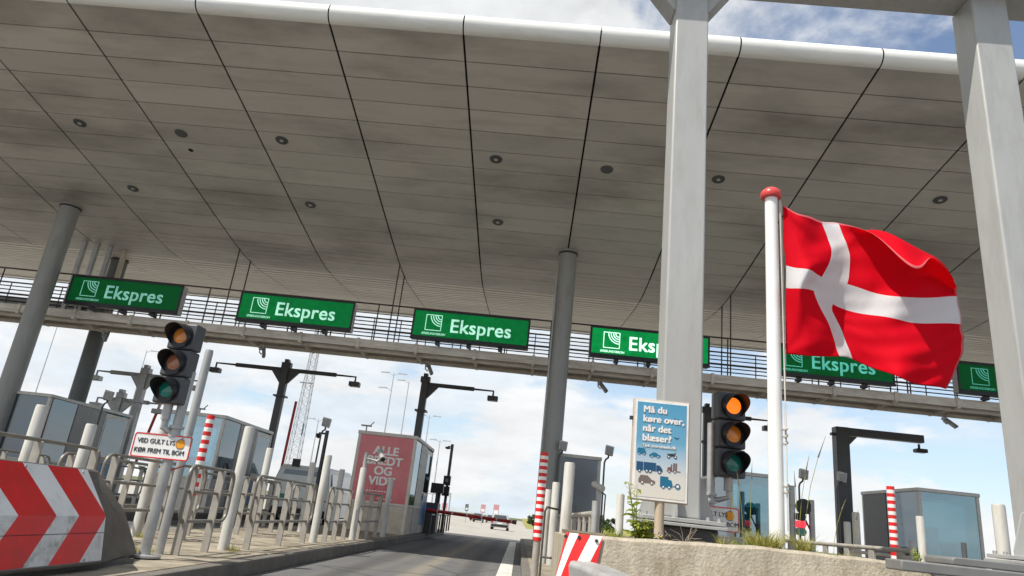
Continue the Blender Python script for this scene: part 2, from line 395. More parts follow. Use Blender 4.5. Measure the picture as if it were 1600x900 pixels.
def leafy_light(m, k=.45):
    n = m.node_tree.nodes; l = m.node_tree.links; b = n['Principled BSDF']
    tr = n.new('ShaderNodeBsdfTranslucent'); l.new(b.inputs['Base Color'].links[0].from_socket, tr.inputs[0])
    ms = n.new('ShaderNodeMixShader'); ms.inputs[0].default_value = k
    l.new(b.outputs[0], ms.inputs[1]); l.new(tr.outputs[0], ms.inputs[2]); l.new(ms.outputs[0], n['Material Output'].inputs[0])
leafy_light(MT['weed']); leafy_light(MT['straw'], .35)
def tracks(m):
    """Tyre-darkened wheel tracks, a dusty strip between them, and oil spots."""
    n = m.node_tree.nodes; l = m.node_tree.links; b = n['Principled BSDF']
    pos = n.new('ShaderNodeNewGeometry').outputs['Position']; sx = n.new('ShaderNodeSeparateXYZ'); l.new(pos, sx.inputs[0])
    no = n.new('ShaderNodeTexNoise'); no.inputs['Scale'].default_value = 1.1; no.inputs['Detail'].default_value = 7
    mp = n.new('ShaderNodeMapping'); mp.inputs['Scale'].default_value = (1.6, .22, 1); l.new(pos, mp.inputs[0]); l.new(mp.outputs[0], no.inputs['Vector'])
    prev = b.inputs['Base Color'].links[0].from_socket
    def band(x0, w, colr, amt, prev):
        d = n.new('ShaderNodeMath'); d.operation = 'SUBTRACT'; l.new(sx.outputs[0], d.inputs[0]); d.inputs[1].default_value = x0
        e = n.new('ShaderNodeMath'); e.operation = 'ABSOLUTE'; l.new(d.outputs[0], e.inputs[0])
        f = n.new('ShaderNodeMath'); f.operation = 'MULTIPLY_ADD'; l.new(no.outputs[0], f.inputs[0]); f.inputs[1].default_value = -.9*w; l.new(e.outputs[0], f.inputs[2])
        r = n.new('ShaderNodeMapRange'); r.interpolation_type = 'SMOOTHSTEP'; l.new(f.outputs[0], r.inputs[0])
        r.inputs[1].default_value = -.35*w; r.inputs[2].default_value = .55*w; r.inputs[3].default_value = amt; r.inputs[4].default_value = 0
        x = n.new('ShaderNodeMix'); x.data_type = 'RGBA'; l.new(r.outputs[0], x.inputs[0]); l.new(prev, x.inputs[6]); x.inputs[7].default_value = (*colr, 1)
        return x.outputs[2]
    for k in range(-3, 3):
        o = 5.65*k-1.55
        prev = band(o-.80, .30, (.055, .054, .055), .55, prev); prev = band(o+.80, .30, (.055, .054, .055), .55, prev)
        prev = band(o+.05, .26, (.27, .235, .185), .75, prev)
    vo = n.new('ShaderNodeTexVoronoi'); vo.feature = 'DISTANCE_TO_EDGE'; vo.inputs['Scale'].default_value = .35
    l.new(pos, vo.inputs['Vector'])
    r = n.new('ShaderNodeMapRange'); l.new(vo.outputs['Distance'], r.inputs[0]); r.inputs[1].default_value = .004; r.inputs[2].default_value = .010; r.inputs[3].default_value = .6; r.inputs[4].default_value = 0
    x = n.new('ShaderNodeMix'); x.data_type = 'RGBA'; l.new(r.outputs[0], x.inputs[0]); l.new(prev, x.inputs[6]); x.inputs[7].default_value = (.04, .04, .04, 1)
    l.new(x.outputs[2], b.inputs['Base Color'])
tracks(MT['asphalt'])
# poster: blue sky fading to pale sand as it is printed (object space, top to bottom)
def poster_mat():
    m = mat('printed_poster', (1, 1, 1), 0.35, var=0.03, coat=0.2)
    n = m.node_tree.nodes; l = m.node_tree.links
    b = n['Principled BSDF']
    tcn = n.new('ShaderNodeTexCoord'); s = n.new('ShaderNodeSeparateXYZ'); l.new(tcn.outputs['Object'], s.inputs[0])
    cr = n.new('ShaderNodeValToRGB')
    mr = n.new('ShaderNodeMapRange'); mr.inputs[1].default_value = 0.4; mr.inputs[2].default_value = 1.30
    l.new(s.outputs[2], mr.inputs[0]); l.new(mr.outputs[0], cr.inputs[0])
    e = cr.color_ramp.elements
    e[0].position = 0.0; e[0].color = (0.66, 0.62, 0.55, 1)
    e[1].position = 1.0; e[1].color = (0.075, 0.29, 0.47, 1)
    for p, c in ((0.20, (0.62, 0.60, 0.56)), (0.40, (0.36, 0.48, 0.58)), (0.58, (0.12, 0.34, 0.50))):
        k = e.new(p); k.color = (*c, 1)
    l.new(cr.outputs[0], b.inputs['Base Color'])
    return m
MT['poster'] = poster_mat()

def flag_mat():
    m = bpy.data.materials.new('flag_cloth'); m.use_nodes = True
    n = m.node_tree.nodes; l = m.node_tree.links
    b = n['Principled BSDF']; b.inputs['Roughness'].default_value = 0.75
    b.inputs['Specular IOR Level'].default_value = 0.12
    uv = n.new('ShaderNodeUVMap'); uv.uv_map = 'UVMap'
    s = n.new('ShaderNodeSeparateXYZ'); l.new(uv.outputs[0], s.inputs[0])
    def band(sock, lo, hi):
        a = n.new('ShaderNodeMath'); a.operation = 'GREATER_THAN'; l.new(sock, a.inputs[0]); a.inputs[1].default_value = lo
        c = n.new('ShaderNodeMath'); c.operation = 'LESS_THAN'; l.new(sock, c.inputs[0]); c.inputs[1].default_value = hi
        d = n.new('ShaderNodeMath'); d.operation = 'MULTIPLY'; l.new(a.outputs[0], d.inputs[0]); l.new(c.outputs[0], d.inputs[1])
        return d.outputs[0]
    mxm = n.new('ShaderNodeMath'); mxm.operation = 'MAXIMUM'
    l.new(band(s.outputs[0], 12/37, 16/37), mxm.inputs[0]); l.new(band(s.outputs[1], 12/28, 16/28), mxm.inputs[1])
    mx = n.new('ShaderNodeMix'); mx.data_type = 'RGBA'
    l.new(mxm.outputs[0], mx.inputs[0])
    mx.inputs[6].default_value = (0.80, 0.004, 0.022, 1); mx.inputs[7].default_value = (0.80, 0.79, 0.80, 1)
    l.new(mx.outputs[2], b.inputs['Base Color'])
    def edge(op, sock, v):
        a = n.new('ShaderNodeMath'); a.operation = op; l.new(sock, a.inputs[0]); a.inputs[1].default_value = v; return a.outputs[0]
    e1 = n.new('ShaderNodeMath'); e1.operation = 'MAXIMUM'
    l.new(edge('LESS_THAN', s.outputs[1], 0.012), e1.inputs[0]); l.new(edge('GREATER_THAN', s.outputs[0], 0.99), e1.inputs[1])
    hm = n.new('ShaderNodeMix'); hm.data_type = 'RGBA'
    hf = n.new('ShaderNodeMath'); hf.operation = 'MULTIPLY'; l.new(e1.outputs[0], hf.inputs[0]); hf.inputs[1].default_value = .55
    l.new(hf.outputs[0], hm.inputs[0]); l.new(mx.outputs[2], hm.inputs[6]); hm.inputs[7].default_value = (0.75, 0.36, 0.38, 1)
    mx = hm
    l.new(mx.outputs[2], b.inputs['Base Color'])
    wv = n.new('ShaderNodeTexNoise'); wv.inputs['Scale'].default_value = 5; wv.inputs['Detail'].default_value = 3
    mpp = n.new('ShaderNodeMapping'); mpp.inputs['Scale'].default_value = (1.0, .5, 1); mpp.inputs['Rotation'].default_value = (0, 0, .6)
    l.new(uv.outputs[0], mpp.inputs[0]); l.new(mpp.outputs[0], wv.inputs['Vector'])
    bu = n.new('ShaderNodeBump'); bu.inputs['Strength'].default_value = 0.5; bu.inputs['Distance'].default_value = 0.05
    l.new(wv.outputs[0], bu.inputs['Height']); l.new(bu.outputs[0], b.inputs['Normal'])
    tr = n.new('ShaderNodeBsdfTranslucent'); l.new(mx.outputs[2], tr.inputs[0])
    ms = n.new('ShaderNodeMixShader'); ms.inputs[0].default_value = 0.52
    l.new(b.outputs[0], ms.inputs[1]); l.new(tr.outputs[0], ms.inputs[2])
    l.new(ms.outputs[0], n['Material Output'].inputs[0])
    return m
MT['flag'] = flag_mat()

# ------------------------------------------------------------------ mesh helpers
def box(bm, x0, x1, y0, y1, z0, z1):
    v = [bm.verts.new(p) for p in ((x0,y0,z0),(x1,y0,z0),(x1,y1,z0),(x0,y1,z0),(x0,y0,z1),(x1,y0,z1),(x1,y1,z1),(x0,y1,z1))]
    for f in ((3,2,1,0),(4,5,6,7),(0,1,5,4),(1,2,6,5),(2,3,7,6),(3,0,4,7)):
        bm.faces.new([v[i] for i in f])
def prism(bm, poly, a0, a1, axis='Y'):
    """poly: 2D outline; extruded along axis between a0 and a1. axis Y -> (x,z); X -> (y,z); Z -> (x,y)."""
    def P(p, a):
        return {'Y': (p[0], a, p[1]), 'X': (a, p[0], p[1]), 'Z': (p[0], p[1], a)}[axis]
    A = [bm.verts.new(P(p, a0)) for p in poly]; B = [bm.verts.new(P(p, a1)) for p in poly]
    bm.faces.new(A); bm.faces.new(B[::-1])
    k = len(poly)
    for i in range(k):
        bm.faces.new((A[i], B[i], B[(i+1) % k], A[(i+1) % k]))
def frame_of(d):
    d = d.normalized()
    a = Vector((0, 0, 1)) if abs(d.z) < 0.9 else Vector((1, 0, 0))
    s = d.cross(a).normalized()
    return s, d.cross(s).normalized()
def tube(bm, pts, r, n=8, closed=False, r1=None):
    pts = [Vector(p) for p in pts]; k = len(pts); rings = []
    for i, p in enumerate(pts):
        if closed: d = pts[(i+1) % k]-pts[i-1]
        elif i == 0: d = pts[1]-pts[0]
        elif i == k-1: d = pts[-1]-pts[-2]
        else: d = (pts[i+1]-p).normalized()+(p-pts[i-1]).normalized()
        if i == 0: s, t = frame_of(d); 
        else:
            d = d.normalized(); s = (s-d*s.dot(d)).normalized(); t = d.cross(s)
        rr = r if r1 is None else r+(r1-r)*i/(k-1)
        rings.append([bm.verts.new(p+(s*math.cos(a)+t*math.sin(a))*rr) for a in [2*math.pi*j/n for j in range(n)]])
    for i in range(k if closed else k-1):
        A, B = rings[i], rings[(i+1) % k]
        for j in range(n):
            bm.faces.new((A[j], A[(j+1) % n], B[(j+1) % n], B[j]))
    if not closed:
        bm.faces.new(rings[0][::-1]); bm.faces.new(rings[-1])
def cyl(bm, x, y, z0, z1, r, n=20, r1=None):
    tube(bm, [(x, y, z0), (x, y, z1)], r, n, r1=r1)
def lathe(bm, prof, n=24, x=0, y=0, z=0):
    rings = [[bm.verts.new((x+q[0]*math.cos(2*math.pi*j/n), y+q[0]*math.sin(2*math.pi*j/n), z+q[1])) for j in range(n)] for q in prof]
    for A, B in zip(rings, rings[1:]):
        for j in range(n):
            bm.faces.new((A[j], A[(j+1) % n], B[(j+1) % n], B[j]))
    bm.faces.new(rings[0][::-1]); bm.faces.new(rings[-1])
def disc_y(bm, x, y, z, r, n=24, depth=0.01):
    tube(bm, [(x, y, z), (x, y+depth, z)], r, n)
def poly_y(bm, pts, y, d=0.004):
    prism(bm, pts, y-d, y, 'Y')

def tag(o, label=None, cat=None, group=None, kind=None):
    if label: o['label'] = label
    if cat: o['category'] = cat
    if group: o['group'] = group
    if kind: o['kind'] = kind
    return o
def build(name, bm, m, parent=None, loc=(0, 0, 0), bevel=0.0, smooth=True, seg=2):
    bmesh.ops.recalc_face_normals(bm, faces=bm.faces)
    me = bpy.data.meshes.new(name); bm.to_mesh(me); bm.free()
    if smooth:
        for p in me.polygons: p.use_smooth = True
        me.set_sharp_from_angle(angle=R(35))
    me.materials.append(MT[m] if isinstance(m, str) else m)
    o = bpy.data.objects.new(name, me); col.objects.link(o)
    o.location = loc
    if parent: o.parent = parent
    if bevel:
        b = o.modifiers.new('bevel', 'BEVEL'); b.width = bevel; b.segments = seg; b.limit_method = 'ANGLE'; b.angle_limit = R(40)
    return o
def thing(name, label, cat, loc=(0, 0, 0), rz=0, group=None):
    o = bpy.data.objects.new(name, None); col.objects.link(o)
    o.empty_display_size = 0.2
    o.location = loc; o.rotation_euler.z = rz
    return tag(o, label, cat, group)
def copy_tree(o, parent=None):
    c = o.copy(); col.objects.link(c)
    if parent: c.parent = parent
    for ch in list(o.children): copy_tree(ch, c)
    return c
def text_part(name, body, m, parent, x, y, z, size, bold=0.0, align='LEFT', spacing=1.0, sx=1.0, depth=0.002):
    """Raised lettering, facing the road (-Y), baseline at z."""
    cu = bpy.data.curves.new(name, 'FONT'); cu.body = body; cu.size = size
    cu.align_x = align; cu.extrude = depth; cu.space_character = spacing
    t = bpy.data.objects.new(name, cu); col.objects.link(t)
    bpy.context.view_layer.update()
    me = bpy.data.meshes.new_from_object(t.evaluated_get(bpy.context.evaluated_depsgraph_get()))
    bpy.data.objects.remove(t); bpy.data.curves.remove(cu)
    me.name = name
    if bold:                       # heavier strokes: the outline thickened by four close passes
        tb = bmesh.new()
        for k, (ox, oz) in enumerate(((-1, -.7), (1, -.7), (-1, .7), (1, .7))):
            m2 = me.copy(); m2.transform(Matrix.Translation((ox*bold, oz*bold, k*.0004))); tb.from_mesh(m2); bpy.data.meshes.remove(m2)
        tb.to_mesh(me); tb.free()
    me.transform(Matrix.Translation((x, y, z)) @ Matrix.Rotation(R(90), 4, 'X') @ Matrix.Diagonal((sx, 1, 1, 1)))
    me.materials.clear(); me.materials.append(MT[m] if isinstance(m, str) else m)
    o = bpy.data.objects.new(name, me); col.objects.link(o); o.parent = parent
    return o

# ------------------------------------------------------------------ ground, road, islands
bm = bmesh.new()
prof = [(-40, 0), (31, 0), (50, -.16), (75, -.36), (140, -.42), (420, -.42), (4500, -.42)]
def strip(bm, x0, x1, dz, prof):
    vs = [(bm.verts.new((x0, y, z+dz)), bm.verts.new((x1, y, z+dz))) for y, z in prof]
    for a, b in zip(vs, vs[1:]): bm.faces.new((a[0], a[1], b[1], b[0]))
strip(bm, -3000, 3000, -0.02, prof)
tag(build('ground', bm, 'ground', smooth=False), kind='structure')
bm = bmesh.new(); strip(bm, -80, 80, 0.0, [(-40, 0), (30.6, 0)])
tag(build('toll_lane_road', bm, 'asphalt', smooth=False), kind='structure')
bm = bmesh.new(); strip(bm, -110, 60, 0.0, [(30.6, 0), (31, 0), (50, -.16), (75, -.36), (140, -.42), (420, -.42)])
tag(build('plaza_pavement', bm, 'apron', smooth=False), kind='structure')
bm = bmesh.new(); strip(bm, 1.2, 60, 0.02, [(108, -.40), (140, -.42), (150, -.3), (420, 1.2)])
tag(build('grass_verge', bm, 'verge', smooth=False), kind='structure')
# lane line on the right of the lane
bm = bmesh.new(); strip(bm, -0.30, -0.04, 0.004, [(2, 0), (30, 0)])
tag(build('lane_line', bm, 'marking', smooth=False), kind='structure')

def island(x0, x1, y0=4.6, y1=31.0, z=0.17):
    k = 0.14
    def outline(i):
        a, b, c, d = x0+i, x1-i, y0+i, y1-i
        r = min(1.0, (x1-x0)/2-.05)-i
        pts = []
        for (px, py, s) in ((b-r, c+r, -90), (b-r, d-r, 0), (a+r, d-r, 90), (a+r, c+r, 180)):
            for j in range(6):
                t = R(s+18*j); pts.append((px+r*math.cos(t), py+r*math.sin(t)))
        return pts
    bm = bmesh.new(); prism(bm, outline(0), -0.01, z, 'Z')
    o = build('traffic_island', bm, 'kerb', bevel=0.02, smooth=False); tag(o, kind='structure')
    bm = bmesh.new(); prism(bm, outline(k), z-0.03, z+0.006, 'Z')
    p = build('island_paving', bm, 'island', smooth=False); tag(p, kind='structure')
for x0, x1 in ((-28.35, -25.67), (-22.7, -20.02), (-17.05, -14.37), (-11.4, -8.72), (-5.75, -3.05), (0.12, 2.75), (5.5, 8.2), (11.2, 13.85), (16.85, 19.5)):
    island(x0, x1)

# ------------------------------------------------------------------ canopy
SEAM0, PITCH = 0.71, 2.82
def soffit_z(y):
    pts = [(11.65, 10.27), (20.0, 9.005), (21.5, 8.80), (22.4, 8.715), (23.2, 8.69), (24.2, 8.73), (25.5, 8.85), (30.1, 9.30)]
    for (a, b), (c, d) in zip(pts, pts[1:]):
        if y <= c: return b+(d-b)*(y-a)/(c-a)
    return pts[-1][1]
canopy = thing('canopy_roof', 'long curved grey canopy over the toll lanes with panelled soffit and white rounded edge', 'canopy', (SEAM0, 11.5, 0))
XS = [PITCH*k for k in range(-12, 9)]
def loc_y(y): return y-11.5
def panel_rows(rows, gap, sgap):
    bm = bmesh.new()
    for xa, xb in zip(XS, XS[1:]):
        for ya, yb in zip(rows, rows[1:]):
            a, b, c, d = xa+sgap, xb-sgap, ya+gap, yb-gap
            q = [(a, loc_y(c), soffit_z(c)), (b, loc_y(c), soffit_z(c)), (b, loc_y(d), soffit_z(d)), (a, loc_y(d), soffit_z(d))]
            lo = [bm.verts.new(p) for p in q]; hi = [bm.verts.new((p[0], p[1], p[2]+.03)) for p in q]
            bm.faces.new(lo[::-1])
            for i in range(4): bm.faces.new((lo[i], lo[(i+1) % 4], hi[(i+1) % 4], hi[i]))
    return bm
rows = [11.68+0.74*i for i in range(14)]
rows_b = [rows[-1]+0.30*i for i in range(1, 8)]
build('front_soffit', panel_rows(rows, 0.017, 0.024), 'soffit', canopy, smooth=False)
mid = [rows[-1]]+rows_b
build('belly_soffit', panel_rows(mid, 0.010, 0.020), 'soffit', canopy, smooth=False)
rear = [mid[-1]]
while rear[-1] < 29.9: rear.append(rear[-1]+0.32)
build('rear_soffit', panel_rows(rear, 0.042, 0.016), 'soffit_rear_lit', canopy, smooth=False)
bm = bmesh.new()
ys = [11.66]+[12+0.9*i for i in range(21)]
low = [(loc_y(y), soffit_z(y)+0.045) for y in ys]
topc = [(loc_y(30.2), 9.42), (loc_y(27), 10.1), (loc_y(22), 10.75), (loc_y(17), 11.05), (loc_y(13), 10.85), (loc_y(11.7), 10.66)]
prism(bm, low+topc, XS[0], XS[-1], 'X')
build('roof_shell', bm, 'void', canopy, smooth=False)
bm = bmesh.new()
for xa, xb in zip(XS, XS[1:]):
    pts = []
    for j in range(15):
        a = R(-90-j*190/14)
        pts.append((loc_y(11.70)+0.215*math.cos(a), 10.482+0.215*math.sin(a)))
    A = [bm.verts.new((xa+.014, *p)) for p in pts]; B = [bm.verts.new((xb-.014, *p)) for p in pts]
    for i in range(14): bm.faces.new((A[i], A[i+1], B[i+1], B[i]))
build('edge_fascia', bm, 'lip', canopy)
bm = bmesh.new(); box(bm, XS[0], XS[-1], loc_y(30.12), loc_y(30.3), 9.24, 9.48)
build('rear_fascia', bm, 'lip', canopy, smooth=False)

# recessed downlights
def downlight(x, y, style, label, group=None):
    t = thing('downlight', label, 'ceiling light', (x, y, soffit_z(y)), 0, group)
    t.rotation_euler.x = -math.atan(0.1515)
    b = bmesh.new()
    if style == 'hole':
        lathe(b, [(0.001, -.004), (.07, -.004), (.07, 0)], 20); build('opening', b, 'void', t)
        return t
    lathe(b, [(.10, -.03), (.155, -.028), (.165, -.004), (.10, -.004)], 28); build('trim_ring', b, 'anthra' if style == 'lamp' else 'booth_grey', t)
    b = bmesh.new(); lathe(b, [(.001, -.012), (.10, -.012), (.10, -.006)], 24)
    c = build('reflector', b, 'void' if style == 'lamp' else 'booth_louvre', t)
    if style == 'lamp':
        b = bmesh.new(); lathe(b, [(.001, -.034), (.05, -.032), (.065, -.013)], 16); build('bulb', b, 'cone_white', t)
    return t
for x, y in ((-12.64, 15.68), (-7.15, 15.66), (-1.49, 15.66), (4.23, 15.68), (9.8, 15.72), (-12.68, 18.62), (-7.17, 18.62), (-1.48, 18.62)):
    downlight(x, y, 'lamp', 'round recessed downlight with a visible bulb in the canopy soffit', 'recessed lamps in the canopy soffit')
downlight(1.38, 15.68, 'disc', 'flat dark disc cover in the soffit left of the tall grey pillar')
downlight(-9.9, 15.74, 'disc', 'flat dark disc cover in the soffit under a brown stain')
downlight(-9.94, 16.45, 'hole', 'small black open hole in the soffit below the stained disc')

# columns
def column(x, y, z1, r, label, m, pipe=None, grp='columns carrying the canopy'):
    t = thing('column', label, 'column', (x, y, 0.17), 0, grp)
    b = bmesh.new(); cyl(b, 0, 0, 0, z1-.17, r, 40); build('shaft', b, m, t)
    b = bmesh.new(); lathe(b, [(r, 0), (r+.025, .0), (r+.025, .05), (r, .05)], 40, z=z1-.30); build('collar', b, 'dark', t)
    if pipe:
        b = bmesh.new(); tube(b, [(pipe[0], pipe[1], .1), (pipe[0], pipe[1], z1-1.2)], .03, 10); build('drain_pipe', b, 'galv', t)
    return t
column(0.74, 20, 9.03, 0.275, 'tall round grey column in the middle, behind the striped post', 'column', (-.30, -.12))
column(-15.45, 20, 9.03, 0.29, 'tall round grey column at the far left, before the gantry', 'column')
column(-16.25, 24.4, 8.80, 0.29, 'column in dark shade behind the gantry at the far left, beside the glass booth', 'column_shaded')
for i, (x, y) in enumerate(((-16.42, 22.5), (-16.02, 22.6), (-15.65, 22.8), (-15.30, 23.1))):
    b = bmesh.new(); box(b, -.07, .07, -.07, .07, 0, soffit_z(y)-5.8)
    tag(build('cable_duct', b, 'galv' if i != 3 else 'booth_cream', loc=(x, y, 5.8), bevel=.01),
        'upright cable duct between the gantry walkway and the soffit by the left column', 'duct', 'cable ducts by the left column')

# ------------------------------------------------------------------ sign gantry
GX0, GX1 = -32.0, 21.0
gan = thing('sign_gantry', 'long beige steel walkway gantry with dark railings carrying the green signs', 'gantry', (0, 21.2, 5.5))
b = bmesh.new()
x = GX0
while x < GX1:
    box(b, x+.02, min(x+1.87, GX1)-.02, .02, .10, .10, .36); x += 1.88
box(b, GX0, GX1, 1.62, 1.70, .08, .36)
build('edge_beam', b, 'gantry', gan, smooth=False)
b = bmesh.new()
box(b, GX0, GX1, .10, 1.62, .20, .26)
for k in range(int((GX1-GX0)/1.88)+1):
    xx = GX0+1.88*k
    box(b, xx-.04, xx+.04, .12, 1.60, .04, .20)
    box(b, xx-.045, xx+.045, -.02, .03, .05, .38)
box(b, GX0, GX1, .30, .42, .02, .12); box(b, GX0, GX1, 1.30, 1.42, .02, .12)
build('walkway_deck', b, 'gantry', gan, smooth=False)
b = bmesh.new()
for z in (1.56, 1.24, .96, .68): tube(b, [(GX0, .03, z), (GX1, .03, z)], .026 if z > 1.5 else .016, 6)
for k in range(int((GX1-GX0)/1.41)): tube(b, [(GX0+1.41*k, .03, .36), (GX0+1.41*k, .03, 1.56)], .022, 6)
build('front_railing', b, 'rail_dark', gan)
b = bmesh.new()
for i in range(9): tube(b, [(GX0, 1.66, .44+.135*i), (GX1, 1.66, .44+.135*i)], .020 if i < 8 else .028, 6)
for k in range(int((GX1-GX0)/.94)): tube(b, [(GX0+.94*k, 1.66, .30), (GX0+.94*k, 1.66, 1.52)], .018, 6)
build('rear_railing', b, 'rail_dark', gan)
for xh in (-21.84, -10.55, -4.92, 6.36, 12.0):
    for dy in (.72, 1.76):
        b = bmesh.new(); tube(b, [(xh, dy, .3), (xh, dy, soffit_z(21.2+dy)-5.5+.02)], .022, 6)
        build('hanger_rod', b, 'rail_dark', gan)
b = bmesh.new(); box(b, -25, -15.9, 1.72, 1.86, .36, 1.02); build('cable_tray', b, 'booth_louvre', gan, smooth=False)

# LED signs
def led_sign(x, strength, label, mint):
    t = thing('led_sign', label, 'sign', (x, 20.86, 5.98), 0, 'green lane signs on the gantry')
    W_, H_ = 3.74, .96
    b = bmesh.new(); box(b, 0, W_, .03, .30, 0, H_); build('cabinet', b, 'cone_white', t, bevel=.015)
    b = bmesh.new()
    for q in ((0, W_, H_-.05, H_), (0, W_, 0, .10), (0, .06, .10, H_-.05), (W_-.06, W_, .10, H_-.05)):
        box(b, q[0], q[1], -.02, .028, q[2], q[3])
    box(b, .0, W_, -.05, .02, -.03, .05)
    build('bezel', b, 'black', t, bevel=.008)
    b = bmesh.new(); box(b, .06, W_-.06, .0, .026, .10, H_-.05)
    build('screen', b, screen_mat('led_green', (0.002, 0.23, 0.050), strength), t, smooth=False)
    white = screen_mat('led_white', mint, max(strength*1.6, .34))
    text_part('lettering', 'Ekspres', white, t, 1.20, -.004, .29, .62, bold=.009, spacing=1.05, sx=.97)
    text_part('small_lettering', 'ØRESUNDSBRON', white, t, .335, -.004, .155, .095, bold=.0012, sx=1.02)
    b = bmesh.new()
    ex, ez, s = .42, .29, .52
    for q in ((ex, ex+s, ez, ez+.022), (ex, ex+s, ez+s-.022, ez+s), (ex, ex+.022, ez+.02, ez+s-.02), (ex+s-.022, ex+s, ez+.02, ez+s-.02)):
        box(b, q[0], q[1], -.006, -.001, q[2], q[3])
    cxx, czz = ex+s-.02, ez+s-.02
    for rr in (.36, .285, .21, .14):
        pts = [(cxx-.0-rr*math.cos(R(a)), czz-rr*1.0*math.sin(R(a))) for a in range(4, 89, 7)]
        inn = [(cxx-(rr-.028)*math.cos(R(a)), czz-(rr-.028)*math.sin(R(a))) for a in range(4, 89, 7)]
        for i in range(len(pts)-1):
            prism(b, [pts[i], pts[i+1], inn[i+1], inn[i]], -.006, -.002, 'Y')
    build('emblem', b, white, t, smooth=False)
    for xx in (.9, 1.9, 2.9):
        b = bmesh.new(); box(b, xx-.03, xx+.03, .05, .34, -.14, 0); box(b, xx-.10, xx-.029, .05, .30, -.12, -.03)
        build('mounting_bracket', b, 'dark', t)
    return t
SIGNS = [(-15.28, .11, 'dimmest green Ekspres lane sign, the leftmost, beside the tall left column', (0.30, .75, .60)),
         (-9.63, .34, 'mid green Ekspres lane sign above the double-armed camera mast', (0.50, .95, .75)),
         (-3.98, .36, 'mid green Ekspres lane sign just left of the middle column', (0.50, .95, .75)),
         (1.67, .68, 'brightest green Ekspres lane sign, cut off by the grey portal pillar', (0.62, 1.0, .80)),
         (7.32, .13, 'dark green Ekspres lane sign partly behind the red flag', (0.16, .80, .62)),
         (12.97, .08, 'dark green lane sign half hidden by the right pillar, beyond the flag tip', (0.12, .55, .42))]
for a in SIGNS: led_sign(*a)

# cameras hanging under the gantry
def hang_cam():
    t = thing('lane_camera', 'grey bullet camera hanging under the gantry walkway', 'camera', (0, 0, 0), 0, 'lane cameras under the gantry')
    b = bmesh.new(); tube(b, [(0, 0, .02), (0, 0, -.10), (-.10, -.03, -.16), (-.11, -.04, -.26), (-.02, -.05, -.33)], .022, 8); build('arm', b, 'galv', t)
    b = bmesh.new(); tube(b, [(-.05, .12, -.12), (.14, -.22, -.44)], .055, 12); build('body', b, 'galv', t)
    b = bmesh.new(); tube(b, [(-.02, .10, -.075), (.18, -.26, -.42)], .04, 4); build('sun_hood', b, 'booth_louvre', t)
    b = bmesh.new(); tube(b, [(-.13, -.05, -.14), (-.05, -.05, -.14)], .06, 10); build('joint', b, 'galv', t)
    return t
hc = hang_cam()
for i, x in enumerate((-14.45, -9.05, -3.45, 2.25, 7.75, 13.3)):
    o = hc if i == 0 else copy_tree(hc)
    o.location = (x, 22.2, 5.54)

# ------------------------------------------------------------------ near portal
portal = thing('overhead_portal', 'large grey steel portal frame with two square pillars near the flag', 'portal frame', (1.54, 8.0, 1.05))
def pillar(x, w, d, z0=0.0):
    b = bmesh.new()
    box(b, x, x+w, 0, d, .09, 7.652)
    o = build('pillar', b, 'portal', portal, bevel=.025, seg=3)
    for s in (-1, 1):
        xe = x if s < 0 else x+w
        b = bmesh.new()
        prism(b, [(xe, .09), (xe+s*.19, .09), (xe+s*.19, .14), (xe+s*.06, .55), (xe, .58)], .20, .225, 'Y')
        build('gusset', b, 'portal', o)
        if x == 0:
            b = bmesh.new(); prism(b, [(xe, 7.65), (xe+s*.40, 7.65), (xe+s*.40, 7.60), (xe+s*.02, 7.06), (xe, 7.06)], .06, .40, 'Y')
            build('head_gusset', b, 'portal', o)
    b = bmesh.new(); prism(b, [(0, .09), (-.19, .09), (-.19, .14), (-.06, .55), (0, .58)], x+w*.30, x+w*.30+.025, 'X')
    build('gusset', b, 'portal', o)
    b = bmesh.new()
    for bx in (-.17, -.05, w+.05, w+.17):
        for by in (-.12, d+.12): cyl(b, x+bx, by, .085, .125, .022, 6)
    build('anchor_bolt', b, 'galv', o)
    b = bmesh.new(); box(b, x-.24, x+w+.24, -.22, d+.22, .0, .035); box(b, x-.22, x+w+.22, -.20, d+.20, .045, .088)
    build('base_plate', b, 'portal', o, bevel=.006)
    return o
pillar(0.0, .46, .46)
pillar(4.18, .50, .46)
b = bmesh.new(); box(b, -5.2, 6.2, -.34, .44, 7.655, 8.3)
build('cross_beam', b, 'portal', portal, bevel=.02)
def plinth(x0, x1, y0, y1, label):
    b = bmesh.new(); box(b, x0, x1, y0, y1, 0, .88)
    tag(build('plinth', b, 'plinth', loc=(0, 0, .17), bevel=.02), label, 'plinth', 'portal plinths')
plinth(1.38, 2.16, 7.86, 8.6, 'dark concrete plinth under the middle portal pillar, behind the bed wall')
plinth(5.5, 6.5, 7.86, 8.6, 'dark concrete plinth under the right portal pillar, behind the steel guard beam')

# steel guard beam at the right
t = thing('guard_beam', 'low grey steel double guard beam on posts below the right pillar', 'guard rail', (2.56, 4.92, 0))
b = bmesh.new(); box(b, 0, 1.75, 0, .22, .888, .958); build('lower_beam', b, 'beam', t, bevel=.01)
b = bmesh.new(); prism(b, [(.36, .961), (1.75, .961), (1.75, 1.012), (.39, 1.012), (.36, 1.0)], .04, .38, 'Y'); build('upper_beam', b, 'beam', t, bevel=.008)
for xx in (.45, 1.55):
    b = bmesh.new(); box(b, xx-.05, xx+.05, .04, .16, 0, .888); build('post', b, 'galv', t, bevel=.008)
